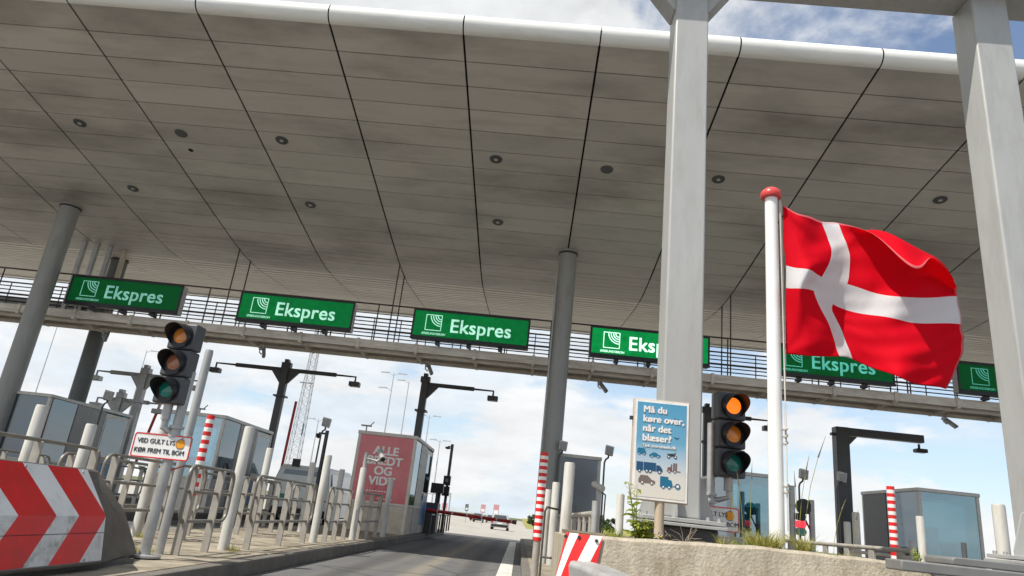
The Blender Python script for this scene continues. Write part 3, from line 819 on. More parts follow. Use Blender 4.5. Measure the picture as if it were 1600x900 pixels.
# guard rail nose in front of the bed
t = thing('guard_rail', 'smooth grey guard rail end curving out of the picture below the chevrons', 'guard rail', (.52, 5.12, 0))
b = bmesh.new()
path = [(-.06, .00, .685), (.04, -.14, .675), (.17, -.5, .64), (.34, -1.1, .58), (.56, -2.0, .50), (.76, -3.2, .45)]
sec = [(-.02, -.16), (.10, -.13), (.12, 0), (.10, .03), (-.10, .03), (-.12, 0), (-.12, -.15)]
rings = []
for i, p in enumerate(path):
    p = Vector(p); d = (Vector(path[min(i+1, 5)])-Vector(path[max(i-1, 0)])).normalized(); s = d.cross(Vector((0, 0, 1)))
    rings.append([b.verts.new(p+s*q[0]+Vector((0, 0, q[1]))) for q in sec])
for A, B in zip(rings, rings[1:]):
    for j in range(len(sec)): b.faces.new((A[j], A[(j+1) % len(sec)], B[(j+1) % len(sec)], B[j]))
b.faces.new(rings[0]); b.faces.new(rings[-1][::-1])
build('beam', b, 'galv', t, bevel=.01)
b = bmesh.new(); box(b, .22, .32, -.82, -.72, 0, .50); box(b, .52, .62, -2.1, -2.0, 0, .42); build('post', b, 'galv', t)

# ------------------------------------------------------------------ raised bed with concrete wall (right)
wall = thing('concrete_wall', 'stained concrete wall of the raised planting bed under the flag', 'wall', (.2, 5.3, 0))
b = bmesh.new()
N_ = 26
# top edge slightly uneven; wall goes from the nose to the lane edge on the right
def wall_ring(px, py, nx, ny, h):
    """One section through the wall; (nx, ny) points outwards, the face leans out below."""
    out = []
    for o_, z in ((.105, .17), (.065, .45), (.0, h-.02), (-.02, h), (-.20, h), (-.21, .17)):
        out.append(b.verts.new((px+nx*o_, py+ny*o_, z)))
    return out
secs = []
for i in range(9):                       # round the nose
    th = R(100-100*i/8); secs.append((.345-.165*math.sin(th), .19-.165*math.cos(th)+.0, -math.sin(th), -math.cos(th), .885))
for i in range(1, 25):
    u = i/24; secs.append((.345+u*2.45, .025, 0, -1, .885+.055*min(1, u*2)+.003*math.sin(u*41)))
rs = [wall_ring(*q) for q in secs]
for A, B in zip(rs, rs[1:]):
    for j in range(5): b.faces.new((A[j], A[j+1], B[j+1], B[j]))
b.faces.new(rs[0]); b.faces.new(rs[-1][::-1])
build('wall_body', b, 'concrete', wall, smooth=True)
b = bmesh.new(); box(b, 0.25, 2.70, .22, 2.2, .17, .895); build('bed_soil', b, 'soil', wall, smooth=False)
b = bmesh.new(); box(b, .17, .248, .30, 2.2, .17, .86); box(b, 2.702, 2.78, .3, 2.2, .17, .9); build('bed_edge', b, 'concrete', wall, smooth=False)
# chevron board wrapped round the nose
chev = thing('chevron_board', 'red and white striped chevron board on the nose of the concrete wall', 'sign', (.2, 5.24, 0), 0, 'chevron boards')
def Pt(sv, v, off=0.0):
    """sv: metres round the nose from the front towards the left; v: 0 bottom .. 1 top (leaning outwards below)."""
    r = .17+.10*(1-v)+off; xt, yt = .345-.02*(1-v), .25
    if sv < 0: return Vector((xt-sv, yt-r, .20+.69*v))
    th = sv/r
    return Vector((xt-r*math.sin(th), yt-r*math.cos(th), .20+.69*v))
VM = .42
s_right = lambda v: -.075+.10*(1-v)
def s_line(s0, v): return s0+.30*(1-v) if v > VM else s0+.30*(1-VM)-.30*(VM-v)
edges = [-.40, -.29, -.19, -.09, .0, .09, .18, .27, .36, .45, .54, .63]      # stripe borders along the top, left of the right edge
edges = [e+.015 for e in edges]
for kc in (0, 1):
    b = bmesh.new(); n = 26
    for k in range(len(edges)-1):
        if k % 2 != kc: continue
        for j in range(n):
            v0, v1 = j/n, (j+1)/n
            for m_ in range(6):
                q = []
                for v, fa in ((v0, m_/6), (v0, (m_+1)/6), (v1, (m_+1)/6), (v1, m_/6)):
                    sv = s_line(edges[k]+(edges[k+1]-edges[k])*fa, v)
                    q.append((min(.52, max(sv, s_right(v))), v))
                if abs(q[0][0]-q[1][0])+abs(q[2][0]-q[3][0]) < .001: continue
                b.faces.new([b.verts.new(Pt(*p, .012)) for p in q])
    bmesh.ops.remove_doubles(b, verts=b.verts, dist=1e-5)
    build('red_stripes' if kc == 0 else 'white_stripes', b, 'red' if kc == 0 else 'white', chev, smooth=False)
b = bmesh.new(); gr = [[b.verts.new(Pt(s_right(j/10)+(.52-s_right(j/10))*i/24, j/10, .008)) for j in range(11)] for i in range(25)]
for i in range(24):
    for j in range(10): b.faces.new((gr[i][j], gr[i][j+1], gr[i+1][j+1], gr[i+1][j]))
build('backing_sheet', b, 'galv', chev)
b = bmesh.new()
for sv, v in ((-.03, .95), (.10, .965), (.25, .96), (.0, .45), (.2, .45)):
    p = Pt(sv, v, .012); q = Pt(sv, v, .024); tube(b, [p, q], .012, 8)
build('bolt', b, 'dark', chev)

# ------------------------------------------------------------------ left chevron barrier
bar = thing('chevron_barrier', 'low concrete barrier block faced with big red and white chevrons', 'barrier', (-3.44, 6.1, .17))
# cross-section (x, z), lane side first; local y runs along the lane
SEC = [(0, .05), (-.07, .43), (-.24, .795), (-1.0, .795), (-1.05, .43), (-1.1, .05)]
b = bmesh.new(); rings = []
for y, dx, sq in ((-3.4, 0, 0), (-.02, 0, 0), (.55, (-.15, -.27, -.40), 0), (1.12, (-.29, -.46, -.69), 0)):
    rings.append([b.verts.new((px+(dx[k] if (dx and k < 3) else 0), y, pz)) for k, (px, pz) in enumerate(SEC)])
for A, B in zip(rings, rings[1:]):
    for j in range(6): b.faces.new((A[j], A[(j+1) % 6], B[(j+1) % 6], B[j]))
b.faces.new(rings[0]); b.faces.new(rings[-1][::-1])
build('concrete_block', b, 'concrete_top', bar, bevel=.02)
b = bmesh.new(); box(b, -.95, -.12, -3.3, .75, 0, .05); build('foot', b, 'plinth', bar)
nrm = [Vector((.38, .07)).normalized(), Vector((.365, .17)).normalized()]
def on_face(y, z, off):
    """Point of the lane-side face at length y and height z, set off outwards."""
    if z <= .43: u = (z-.05)/.38; px = -.07*u; n = nrm[0]
    else: u = (z-.43)/.365; px = -.07-.17*u; n = nrm[1]
    return Vector((px+n.x*off, y, z+n.y*off))
ZB, ZM, ZT = .085, .43, .785
TIPS = [-2.55, -2.19, -1.83, -1.45, -1.08, -.66, -.38, 0.0]
def right_edge(z): return -.01 if z <= ZM else -.01-.17*(z-ZM)/(ZT-ZM)
def chevron_sheet(name, colour, lo, hi, zs, off, m):
    b = bmesh.new()
    vs = [[b.verts.new(on_face(min(f(z), right_edge(z)), z, off)) for f in (lo, hi)] for z in zs]
    for p, q in zip(vs, vs[1:]): b.faces.new((p[0], p[1], q[1], q[0]))
    r_ = bmesh.ops.extrude_face_region(b, geom=b.faces[:])
    return b
full = lambda z: -2.9
b = chevron_sheet('backing', 0, full, lambda z: 9, (ZB-.008, ZM, ZT+.006), .003, 'galv'); build('backing_sheet', b, 'galv', bar, smooth=False)
for half, zs in ((1, (ZM, ZT)), (0, (ZB, ZM))):
    for kc in (0, 1):
        b = bmesh.new()
        for k in range(len(TIPS)):
            if k % 2 != kc: continue
            t0 = TIPS[k]; t1 = TIPS[k+1] if k+1 < len(TIPS) else .45
            f = lambda z, t: t-.33*abs(z-ZM)/.37
            n = 14
            for i in range(n):
                za = zs[0]+(zs[1]-zs[0])*i/n; zb2 = zs[0]+(zs[1]-zs[0])*(i+1)/n
                q = [(min(f(za, t0), right_edge(za)), za), (min(f(za, t1), right_edge(za)), za), (min(f(zb2, t1), right_edge(zb2)), zb2), (min(f(zb2, t0), right_edge(zb2)), zb2)]
                if abs(q[0][0]-q[1][0])+abs(q[2][0]-q[3][0]) < .002: continue
                b.faces.new([b.verts.new(on_face(*p, .006)) for p in q])
        bmesh.ops.remove_doubles(b, verts=b.verts, dist=1e-5)
        # colour alternates from the tip nearest the end: white, red, white ...
        red = (kc == 0)
        build('red_stripes' if red else 'white_stripes', b, 'red' if red else ('white' if half else 'white_dirty'), bar, smooth=False)
b = bmesh.new()
for y in (-1.6, -.95, -.25):
    for z in (.10, .76):
        p = on_face(y, z, .007); tube(b, [p, p+Vector((.006, 0, .001))], .012, 8)
build('bolt', b, 'galv', bar)
b = bmesh.new(); p0, p1 = on_face(-2.9, .30, .0075), on_face(-.01, .30, .0075); tube(b, [p0, p1], .0022, 4); build('sheet_joint', b, 'dark', bar)

# ------------------------------------------------------------------ bollards and plain posts
bb = bmesh.new(); lathe(bb, [(.068, 0), (.068, .985), (.060, 1.0), (.001, 1.0)], 24)
boll_mesh = None
def bollard(x, y, z0, z1, label, r=1.0, m='bollard', name='bollard', group='white bollards'):
    global boll_mesh
    if boll_mesh is None:
        o = build(name, bb, m); boll_mesh = o.data
    else:
        o = bpy.data.objects.new(name, boll_mesh); col.objects.link(o)
        if m != 'bollard':
            o.data = boll_mesh.copy(); o.data.materials.clear(); o.data.materials.append(MT[m])
    o.location = (x, y, z0); o.scale = (r, r, z1-z0)
    return tag(o, label, 'bollard', group)
bollard(-3.74, 9.31, .17, 1.74, 'big white bollard standing nearest the kerb between the first two railing sections')
bollard(-3.58, 12.77, .17, 1.68, 'white bollard between the second and third railing sections along the kerb')
bollard(-3.39, 14.93, .17, 1.62, 'white bollard in front of the red booth beside the camera post')
bollard(-3.31, 17.81, .17, 1.57, 'white bollard by the kerb at the red booth corner')
bollard(-5.22, 9.9, .17, 1.66, 'thick beige white bollard behind the yellow light notice board', 1.0)
bollard(-4.92, 13.45, .17, 1.73, 'white bollard in front of the double-armed camera mast')
bollard(-4.70, 15.65, .17, 1.65, 'white bollard in front of the white van')
bollard(-4.6, 17.9, .17, 1.66, 'white bollard at the left corner of the red poster booth')
bollard(-5.35, 7.5, .17, 1.58, 'white bollard at the back railing in front of the left glass booth', .95)
bollard(-5.38, 8.5, .17, 1.50, 'white bollard at the back railing before the blue door of the left booth', .95)
bollard(-3.87, 7.92, .17, 2.46, 'tall slender grey pole directly behind the left traffic light', .70, 'galv', 'pole', 'grey poles')
bollard(.66, 10.3, .17, 1.80, 'tall white bollard before the dark glass booth', 1.15)
bollard(.66, 14.0, .17, 1.70, 'white bollard right of the middle column', 1.1)
bollard(.53, 14.3, .17, 1.56, 'shorter white bollard touching the middle column on its right')
bollard(5.93, 9.0, .17, 1.74, 'white bollard just left of the right portal pillar', 1.1)
bollard(7.4, 16.0, .17, 1.86, 'white bollard beside the single-armed camera mast at the right', 1.15)
bollard(7.02, 15.6, .17, 1.62, 'lower white bollard against the foot of the right camera mast')
bollard(7.70, 14.0, .17, 1.80, 'white bollard before the corner of the right glass booth', 1.05)
bollard(8.85, 14.6, .17, 1.42, 'low dark post in front of the right glass booth window', .7, 'anthra', 'post', 'dark posts')
bollard(1.05, 7.6, .17, 1.31, 'slim pale post standing behind the tall weed on the bed', .62, 'bollard', 'post', 'pale slim posts')
bollard(2.73, 11.5, .17, 1.22, 'slim grey post between the right traffic light board and the flagpole', .6, 'galv', 'post', 'pale slim posts')

# striped marker posts
def striped(x, y, z0, z1, r, zg, label, n):
    t = thing('striped_post', label, 'marker post', (x, y, zg), 0, 'red and white striped posts')
    b = bmesh.new(); cyl(b, 0, 0, 0, z1-zg-.01, r*.85, 16); build('pole', b, 'railing', t)
    b = bmesh.new(); hs = (z1-z0)/n
    rg = [[b.verts.new((r*math.cos(2*math.pi*j/20), r*math.sin(2*math.pi*j/20), z1-zg-k*hs)) for j in range(20)] for k in range(n+1)]
    for k in range(n):
        for j in range(20):
            f = b.faces.new((rg[k][j], rg[k+1][j], rg[k+1][(j+1) % 20], rg[k][(j+1) % 20])); f.material_index = k % 2
    b.faces.new(rg[0]); b.faces.new(rg[-1][::-1])
    o = build('striped_sleeve', b, 'red', t); o.data.materials.append(MT['white'])
    return t
striped(-4.62, 10.0, .78, 1.90, .057, .17, 'red and white striped post in front of the pale blue booth', 19)
striped(.29, 10.7, .67, 1.94, .062, .17, 'red and white striped post in front of the middle column', 25)
striped(6.15, 12.0, .90, 2.11, .062, .17, 'red and white striped post in front of the right glass booth', 21)

# ------------------------------------------------------------------ railings
def railing(x, ya, yb, posts, label, z=1.13, group='tubular railings on the left island', flat=.10):
    t = thing('railing', label, 'railing', (x, ya, .17), 0, group)
    H0 = z-.17; bot = .36; Ln = yb-ya; r = .13
    pts = []
    for (cy, cz, s) in ((Ln-r, bot+r, -90), (Ln-r, H0-r, 0), (r, H0-r, 90), (r, bot+r, 180)):
        for j in range(6):
            a = R(s+18*j); pts.append((0, cy+r*math.cos(a), cz+r*math.sin(a)))
    b = bmesh.new(); tube(b, pts, .021, 10, closed=True); build('rail_loop', b, 'rail_tube', t)
    b = bmesh.new(); tube(b, [(0, 0.0, .68), (0, Ln, .68)], .018, 8); build('mid_rail', b, 'rail_tube', t)
    for p in posts:
        b = bmesh.new(); box(b, -.046, .046, p-ya-.014, p-ya+.014, 0, H0-.01)
        build('post', b, 'railing', t, bevel=.006)
    return t
railing(-3.72, 7.86, 9.12, (7.98, 8.72), 'grey tubular railing section nearest the chevron barrier, beside the left traffic light')
railing(-3.60, 9.62, 12.5, (9.72, 11.0, 12.2), 'grey tubular railing section between the first and second kerb bollards')
railing(-3.50, 13.0, 14.75, (13.2, 13.85, 14.6), 'short grey tubular railing section between the second and third kerb bollards')
railing(-3.40, 15.2, 17.5, (15.4, 16.3, 17.3), 'grey tubular railing section in front of the red booth')
railing(-5.05, 5.6, 8.3, (6.1, 7.2, 8.2), 'grey tubular railing section behind the chevron barrier, before the left glass booth', 1.2)
railing(-5.02, 8.4, 11.2, (8.6, 9.8, 11.0), 'grey tubular railing section behind the yellow light notice board', 1.17)
railing(-4.82, 12.2, 14.2, (12.4, 13.3, 14.1), 'grey tubular railing section on the back of the island before the pale blue booth')
railing(-4.78, 14.9, 17.0, (15.2, 16.4), 'grey tubular railing section on the back of the island before the white van')
railing(-8.95, 6.9, 9.8, (7.1, 8.3, 9.6), 'distant grey railing section across the left lane at the dark column foot', 1.13)
railing(-5.72, 12.4, 16.4, (12.6, 14.0, 15.2, 16.2), 'far-side grey railing along the left edge of the island before the van', 1.13)
railing(-5.70, 8.6, 11.6, (8.8, 10.2, 11.4), 'far-side grey railing along the left edge of the island behind the beige bollard', 1.13)
railing(-8.95, 10.5, 13.2, (10.8, 12.0, 13.0), 'distant grey railing section across the left lane before the glass booth', 1.13)
railing(-9.0, 14.0, 16.8, (14.2, 15.4, 16.6), 'distant grey railing section across the left lane before the pale blue booth', 1.13)
# right island railing: a thick handrail on broad flat uprights
def broad_railing(x, y0, y1, n, label, z=1.13):
    t = thing('railing', label, 'railing', (x, y0, .17), 0, 'broad-post railings on the right islands')
    b = bmesh.new(); tube(b, [(0.02, -.04, .15), (0.02, -.10, .5), (0.02, -.06, z-.05)], .045, 12); build('end_tube', b, 'galv', t)
    b = bmesh.new(); tube(b, [(0, -.05, z-.20), (0, y1-y0, z-.20)], .035, 12); build('handrail', b, 'railing', t)
    for k in range(n):
        yy = .25+k*(y1-y0-.4)/(n-1)
        b = bmesh.new(); box(b, -.02, .02, yy-.09, yy+.09, 0, z-.22); build('post', b, 'railing', t, bevel=.006)
    return t
broad_railing(.90, 8.9, 18.6, 12, 'beige railing with broad flat posts beside the middle column')
broad_railing(5.85, 11.0, 18.6, 9, 'beige railing with broad flat posts before the right camera mast')
t = thing('railing', 'low grey railing running across before the right glass booth', 'railing', (9.0, 15.5, .17), 0, 'broad-post railings on the right islands')
b = bmesh.new(); tube(b, [(-2, 0, .86), (3.3, 0, .86)], .035, 10); build('handrail', b, 'railing', t)
for k in range(6):
    b = bmesh.new(); box(b, -1.9+k-.08, -1.9+k+.08, -.02, .02, 0, .85); build('post', b, 'railing', t)
# picket fence beyond the red booth
t = thing('picket_fence', 'low dark picket fence beside the lane barrier beyond the red booth', 'fence', (-2.84, 23.2, .17))
b = bmesh.new(); box(b, -.02, .02, 0, 6.4, .58, .63); build('top_rail', b, 'anthra', t)
for k in range(8):
    b = bmesh.new(); box(b, -.025, .025, k*.9, k*.9+.05, 0, .58); build('picket', b, 'anthra', t)

# conduit pipes beside the right striped post
b = bmesh.new(); tube(b, [(0, 0, 0), (0, 0, .92), (.03, .15, .98), (.30, .5, .96)], .016, 8); tube(b, [(0, 0, .30), (.12, -.05, .30), (.5, .3, .30)], .014, 8)
tag(build('conduit', b, 'rail_dark', loc=(.36, 10.4, .17)), 'thin bent dark conduit beside the middle striped post', 'pipe')

# ------------------------------------------------------------------ traffic lights
def traffic_light(loc, sc, label, lens, pole_dx, pole_top, lit=None):
    """Three stacked sections facing the road, on an elbow bracket beside a grey pole."""
    t = thing('traffic_light', label, 'traffic light', loc, 0, 'three-lens traffic lights')
    z0 = 1.52
    names = [('lens', lens[0]), ('lens', lens[1]), ('lens', lens[2])]
    for i in range(3):
        zc = z0+(2-i)*.312*sc+.155*sc
        b = bmesh.new(); box(b, -.165*sc, .165*sc, 0, .19*sc, zc-.152*sc, zc+.152*sc)
        h = build('housing', b, 'signal', t, bevel=.022*sc, seg=3)
        b = bmesh.new(); lathe(b, [(.125*sc, 0), (.14*sc, 0), (.14*sc, .02*sc), (.125*sc, .02*sc)], 30)
        b.transform(Matrix.Translation((0, -.002, zc)) @ Matrix.Rotation(R(90), 4, 'X'))
        build('lens_ring', b, 'black', h)
        b = bmesh.new(); prof_l = [(.001, .032*sc), (.05*sc, .03*sc), (.09*sc, .022*sc), (.126*sc, .006)]
        lathe(b, prof_l[::-1], 30); b.transform(Matrix.Translation((0, 0.0, zc)) @ Matrix.Rotation(R(90), 4, 'X'))
        build('lens', b, names[i][1], h)
        # visor: open tube cut back below
        b = bmesh.new(); n = 32; rv = .134*sc
        A, B, A2, B2 = [], [], [], []
        for j in range(n+1):
            a = R(-50+280*j/n)
            d = .035*sc+.165*sc*(0.5+0.5*math.sin(max(-1.57, min(1.57, (math.sin(a))*1.57))))
            ca, sa = math.cos(a), math.sin(a)
            A.append(b.verts.new((rv*ca, 0, zc+rv*sa))); B.append(b.verts.new((rv*ca, -d, zc+rv*sa-.1*d)))
            A2.append(b.verts.new(((rv-.006)*ca, 0, zc+(rv-.006)*sa))); B2.append(b.verts.new(((rv-.006)*ca, -d, zc+(rv-.006)*sa-.1*d)))
        for j in range(n):
            b.faces.new((A[j], A[j+1], B[j+1], B[j])); b.faces.new((A2[j+1], A2[j], B2[j], B2[j+1]))
            b.faces.new((B[j], B[j+1], B2[j+1], B2[j]))
        build('visor', b, 'black', h)
    b = bmesh.new()
    cyl(b, 0, .09*sc, z0-.16, z0+.01, .05*sc, 14)
    px = pole_dx; py = .14*sc
    tube(b, [(0, .09*sc, z0-.13), (0, .09*sc, z0-.24), (px*.5, py, z0-.28), (px, py+.02, z0-.28)], .034, 10)
    cyl(b, px, py+.02, z0-.33, z0-.30, .075, 16); cyl(b, px, py+.02, z0-.24, z0-.21, .075, 16)
    build('bracket', b, 'galv', t)
    b = bmesh.new(); cyl(b, px, py+.02, 0, pole_top, .052, 20); build('pole', b, 'galv', t)
    b = bmesh.new(); lathe(b, [(.16, 0), (.16, .02), (.055, .025), (.055, .06)], 20, px, py+.02); build('base_plate', b, 'galv', t)
    return t
traffic_light((-3.87, 7.22, .19), .95, 'dark three-lens traffic light on the left island, all lenses unlit', ('amber_off', 'red_off', 'green_off'), .115, 1.9).rotation_euler.z = R(-7)
traffic_light((2.64, 9.0, .20), 1.17, 'dark three-lens traffic light on the right with its top amber lens lit', ('amber_on', 'amber_half', 'green_off'), -.20, 2.2).rotation_euler.z = R(13)

def notice(x, y, z, w, h, label):
    t = thing('notice_board', label, 'sign', (x, y, z), 0, 'white yellow-light notice boards')
    def rr(i, r):
        pts = []
        for (cx, cz, s) in ((w-i-r, i+r, -90), (w-i-r, h-i-r, 0), (i+r, h-i-r, 90), (i+r, i+r, 180)):
            for j in range(5):
                a = R(s+22.5*j); pts.append((cx+r*math.cos(a), cz+r*math.sin(a)))
        return pts
    b = bmesh.new(); prism(b, rr(0, .03), 0, .006, 'Y'); build('backing', b, 'galv', t, smooth=False)
    o_, i_ = rr(.003, .028), rr(.014, .02)
    b = bmesh.new()
    for k in range(len(o_)):
        k2 = (k+1) % len(o_); prism(b, [o_[k], o_[k2], i_[k2], i_[k]], -.006, -.003, 'Y')
    build('border', b, 'red', t, smooth=False)
    b = bmesh.new(); prism(b, rr(.005, .026), -.0028, -.0002, 'Y'); build('plate', b, 'white', t, smooth=False)
    text_part('lettering', 'VED GULT LYS', 'ink_dark', t, .045, -.005, h*.60, h*.26, bold=.0006, sx=.94)
    text_part('lettering', 'KØR FREM TIL BOM', 'ink_dark', t, .030, -.005, h*.22, h*.26, bold=.0006, sx=.93)
    b = bmesh.new(); disc_y(b, w-.115, -.0065, h*.66, h*.18, 24, .003); build('amber_dot', b, 'dot', t, smooth=False)
    b = bmesh.new(); tube(b, [(w-.115+h*.195*math.cos(q*.4), -.006, h*.66+h*.195*math.sin(q*.4)) for q in range(2, 15)], .0025, 5); tube(b, [(w-.115, -.006, h*.66+h*.19), (w-.10, -.006, h*.66+h*.26)], .0025, 5); build('dot_outline', b, 'ink_dark', t)
    return t
o = notice(-4.13, 7.30, 1.14, .625, .255, 'white notice board with red edge and amber dot below the left traffic light'); o.rotation_euler.y = R(-.6)
notice(2.06, 8.95, 1.06, .65, .29, 'white notice board half hidden by the portal foot, below the right traffic light')
b = bmesh.new(); tube(b, [(0, 0, 0), (.03, -.07, -.01), (.12, -.06, .03), (.17, .02, .07), (.17, .10, .09)], .008, 6)
tag(build('barrier_string', b, 'redrope', loc=(-3.80, 7.42, 1.02)), 'loose red string tied round the railing end by the left traffic light', 'string')
b = bmesh.new(); tube(b, [(0, 0, 0), (.02, -.02, .12), (.0, .0, .24)], .03, 8); tube(b, [(-.03, 0, .1), (-.06, -.02, .3)], .014, 6)
tag(build('coiled_tape', b, 'redrope', loc=(2.25, 8.6, .9)), 'crumpled red and dark tape hanging left of the right notice board', 'tape')

# ------------------------------------------------------------------ poster on its post
ps = thing('poster_board', 'blue and sand poster board asking if one may drive over when windy', 'poster', (1.06, 7.0, .90))
W_, H_ = .565, 1.0; zb = .345
b = bmesh.new(); box(b, 0, W_, .012, .11, zb, zb+H_); build('frame_box', b, 'wood_frame', ps, bevel=.006)
b = bmesh.new(); box(b, .012, W_-.012, .004, .0115, zb+.012, zb+H_-.012); build('white_margin', b, 'white', ps, smooth=False)
b = bmesh.new(); box(b, .034, W_-.034, .001, .0035, zb+.036, zb+H_-.036); build('print', b, 'poster', ps, smooth=False)
for s, zf in (('Må du', .862), ('køre over,', .767), ('når det', .672), ('blæser?', .577)):
    text_part('lettering', s, 'poster_ink', ps, .092, -.002, zb+zf, .092, bold=.0034, spacing=1.03, sx=1.03)
text_part('lettering', 'Tjek storebaelt.dk', 'poster_ink', ps, .092, -.002, zb+.517, .040, bold=.0008, sx=1.15)
def pic(name, m, polys, circ=(), x=0, z=0, s=1.0, hub=None):
    s *= 1.14
    b = bmesh.new()
    for p in polys: poly_y(b, [(x+q[0]*s, z+q[1]*s) for q in p], -.0005, .002)
    for q in circ: disc_y(b, x+q[0]*s, -.0032, z+q[1]*s, q[2]*s, 14, .002)
    o = build(name, b, m, ps, smooth=False)
    if circ:
        b = bmesh.new()
        for q in circ: disc_y(b, x+q[0]*s, -.0045, z+q[1]*s, q[2]*s*.5, 10, .001)
        build('hub', b, 'white', o, smooth=False)
    return o
van_p = [[(0, .2), (0, .85), (.12, 1), (.95, 1), (1.15, .62), (1.22, .5), (1.22, .2)]]
car_p = [[(0, .15), (0, .4), (.25, .48), (.5, .72), (1.0, .72), (1.3, .48), (1.6, .42), (1.68, .15)]]
pic('camper_picture', 'teal_ink', van_p, ((.25, .18, .14), (.95, .18, .14)), .05, zb+.43, .062)
pic('saloon_picture', 'teal_ink', car_p, ((.4, .15, .16), (1.28, .15, .16)), .168, zb+.418, .060)
pic('motorbike_picture', 'ink_dark', [[(.2, .5), (.7, .75), (1.1, .7), (1.2, .95), (1.3, .95), (1.15, .45), (.6, .3)], [(0, .62), (.45, .72), (.5, .6), (.1, .55)]], ((.25, .25, .24), (1.25, .25, .24)), .345, zb+.425, .058)
pic('trailer_picture', 'navy', [[(0, .2), (0, 1.0), (.62, 1.0), (.62, .2)]], ((.3, .15, .14),), .046, zb+.262, .092)
pic('lorry_picture', 'navy', [[(0, .25), (0, 1), (1.15, 1), (1.15, .25)], [(1.2, .25), (1.2, .8), (1.5, .8), (1.75, .5), (1.8, .25)]], ((.3, .2, .16), (.62, .2, .16), (1.5, .2, .17)), .118, zb+.262, .092)
pic('tractor_picture', 'plum_ink', [[(.1, .3), (.1, .6), (.5, .7), (.5, 1.0), (.62, 1.0), (.62, .3)], [(.75, .3), (.75, 1.15), (.92, 1.15), (.92, .3)], [(1.0, .3), (1.0, 1.15), (1.17, 1.15), (1.17, .3)], [(0, .2), (1.6, .2), (1.6, .27), (0, .27)]], ((.3, .18, .15), (.95, .18, .15)), .345, zb+.285, .075)
pic('estate_car_picture', 'brown_ink', [[(0, .2), (.0, .55), (.2, .95), (.95, .95), (1.4, .55), (1.75, .45), (1.75, .2)]], ((.4, .2, .19), (1.4, .2, .19)), .072, zb+.150, .082)
pic('moving_van_picture', 'teal_ink', [[(0, .2), (0, 1.15), (.75, 1.15), (.75, .9), (1.05, .85), (1.15, .55), (1.15, .2)], [(1.2, .3), (1.45, .3), (1.45, .36), (1.2, .36)]], ((.3, .2, .16), (.85, .2, .16), (1.65, .35, .26)), .285, zb+.125, .092)
for bx, bz in ((.40, .80), (.405, .615)):
    pic('bird_picture', 'navy', [[(0, .5), (.35, .42), (.6, .25), (.75, .35), (1.1, .45), (.7, .15), (.5, .1)]], (), bx, zb+bz, .045)
b = bmesh.new(); cyl(b, .30, .06, -.03, zb+.05, .047, 20); build('post', b, 'wood', ps)
b = bmesh.new(); box(b, -.035, -.002, .03, .07, zb+.78, zb+.815); build('clip', b, 'dark', ps)

# ------------------------------------------------------------------ flagpole and flag
fp = thing('flagpole', 'white lacquered flagpole with a red domed knob on the raised bed', 'flagpole', (2.125, 6.0, .88))
b = bmesh.new(); lathe(b, [(.063, 0), (.060, 1.5), (.058, 3.24)], 28); build('pole', b, 'flagpole', fp)
b = bmesh.new(); lathe(b, [(.05, 3.235), (.093, 3.245), (.101, 3.265), (.098, 3.29), (.086, 3.315), (.06, 3.338), (.03, 3.347), (.001, 3.35)], 30); build('knob', b, 'knob', fp)
b = bmesh.new()
tube(b, [(.075, -.02, 3.22), (.078, -.03, 2.0), (.082, -.03, .95), (.07, -.06, .88), (.075, -.04, .2)], .006, 6)
tube(b, [(.09, -.01, 3.2), (.095, -.01, 1.7), (.075, -.03, .95)], .006, 6)
for z in (.9, .96, 1.02, .5, .55): tube(b, [(.05, -.06, z), (.09, -.03, z+.02), (.085, -.0, z+.01)], .012, 6)
build('halyard', b, 'rope', fp)
FLAG=[
[(2.236,6.000,4.065),(2.384,5.936,3.955),(2.638,6.070,3.968),(2.813,6.134,3.987),(2.980,5.887,3.730),(3.151,5.662,3.317),(3.443,5.810,3.524),(3.829,6.068,3.482)],
[(2.237,6.000,3.849),(2.401,5.947,3.763),(2.666,6.041,3.757),(2.848,6.082,3.786),(3.048,5.929,3.840),(3.254,5.784,3.683),(3.593,5.919,3.613),(3.878,6.120,3.422)],
[(2.238,6.000,3.638),(2.390,5.907,3.550),(2.665,5.989,3.559),(2.872,6.050,3.604),(3.095,5.981,3.535),(3.295,5.896,3.441),(3.622,6.013,3.486),(3.898,6.150,3.389)],
[(2.252,6.000,3.438),(2.360,5.859,3.365),(2.573,5.971,3.351),(2.839,6.072,3.338),(3.044,6.031,3.269),(3.273,5.943,3.213),(3.583,6.028,3.267),(3.884,6.125,3.341)],
[(2.247,6.000,3.215),(2.318,5.856,3.168),(2.500,6.006,3.212),(2.723,6.125,3.147),(2.951,6.068,3.066),(3.200,5.943,2.993),(3.510,5.991,3.002),(3.858,6.073,3.049)],
[(2.239,6.000,2.893),(2.372,5.901,2.867),(2.664,6.056,2.880),(2.789,6.150,2.943),(2.987,6.053,2.815),(3.183,5.896,2.707),(3.483,5.942,2.691),(3.843,6.050,2.812)],
[(2.232,6.000,2.588),(2.436,5.945,2.578),(2.738,6.067,2.632),(2.876,6.121,2.634),(3.029,6.002,2.530),(3.167,5.854,2.428),(3.410,5.934,2.413),(3.673,6.082,2.433)]]
US = [0, .15, .324, .432, .55, .7, .85, 1]; VS = [0, .13, .28, .4286, .5714, .78, 1]
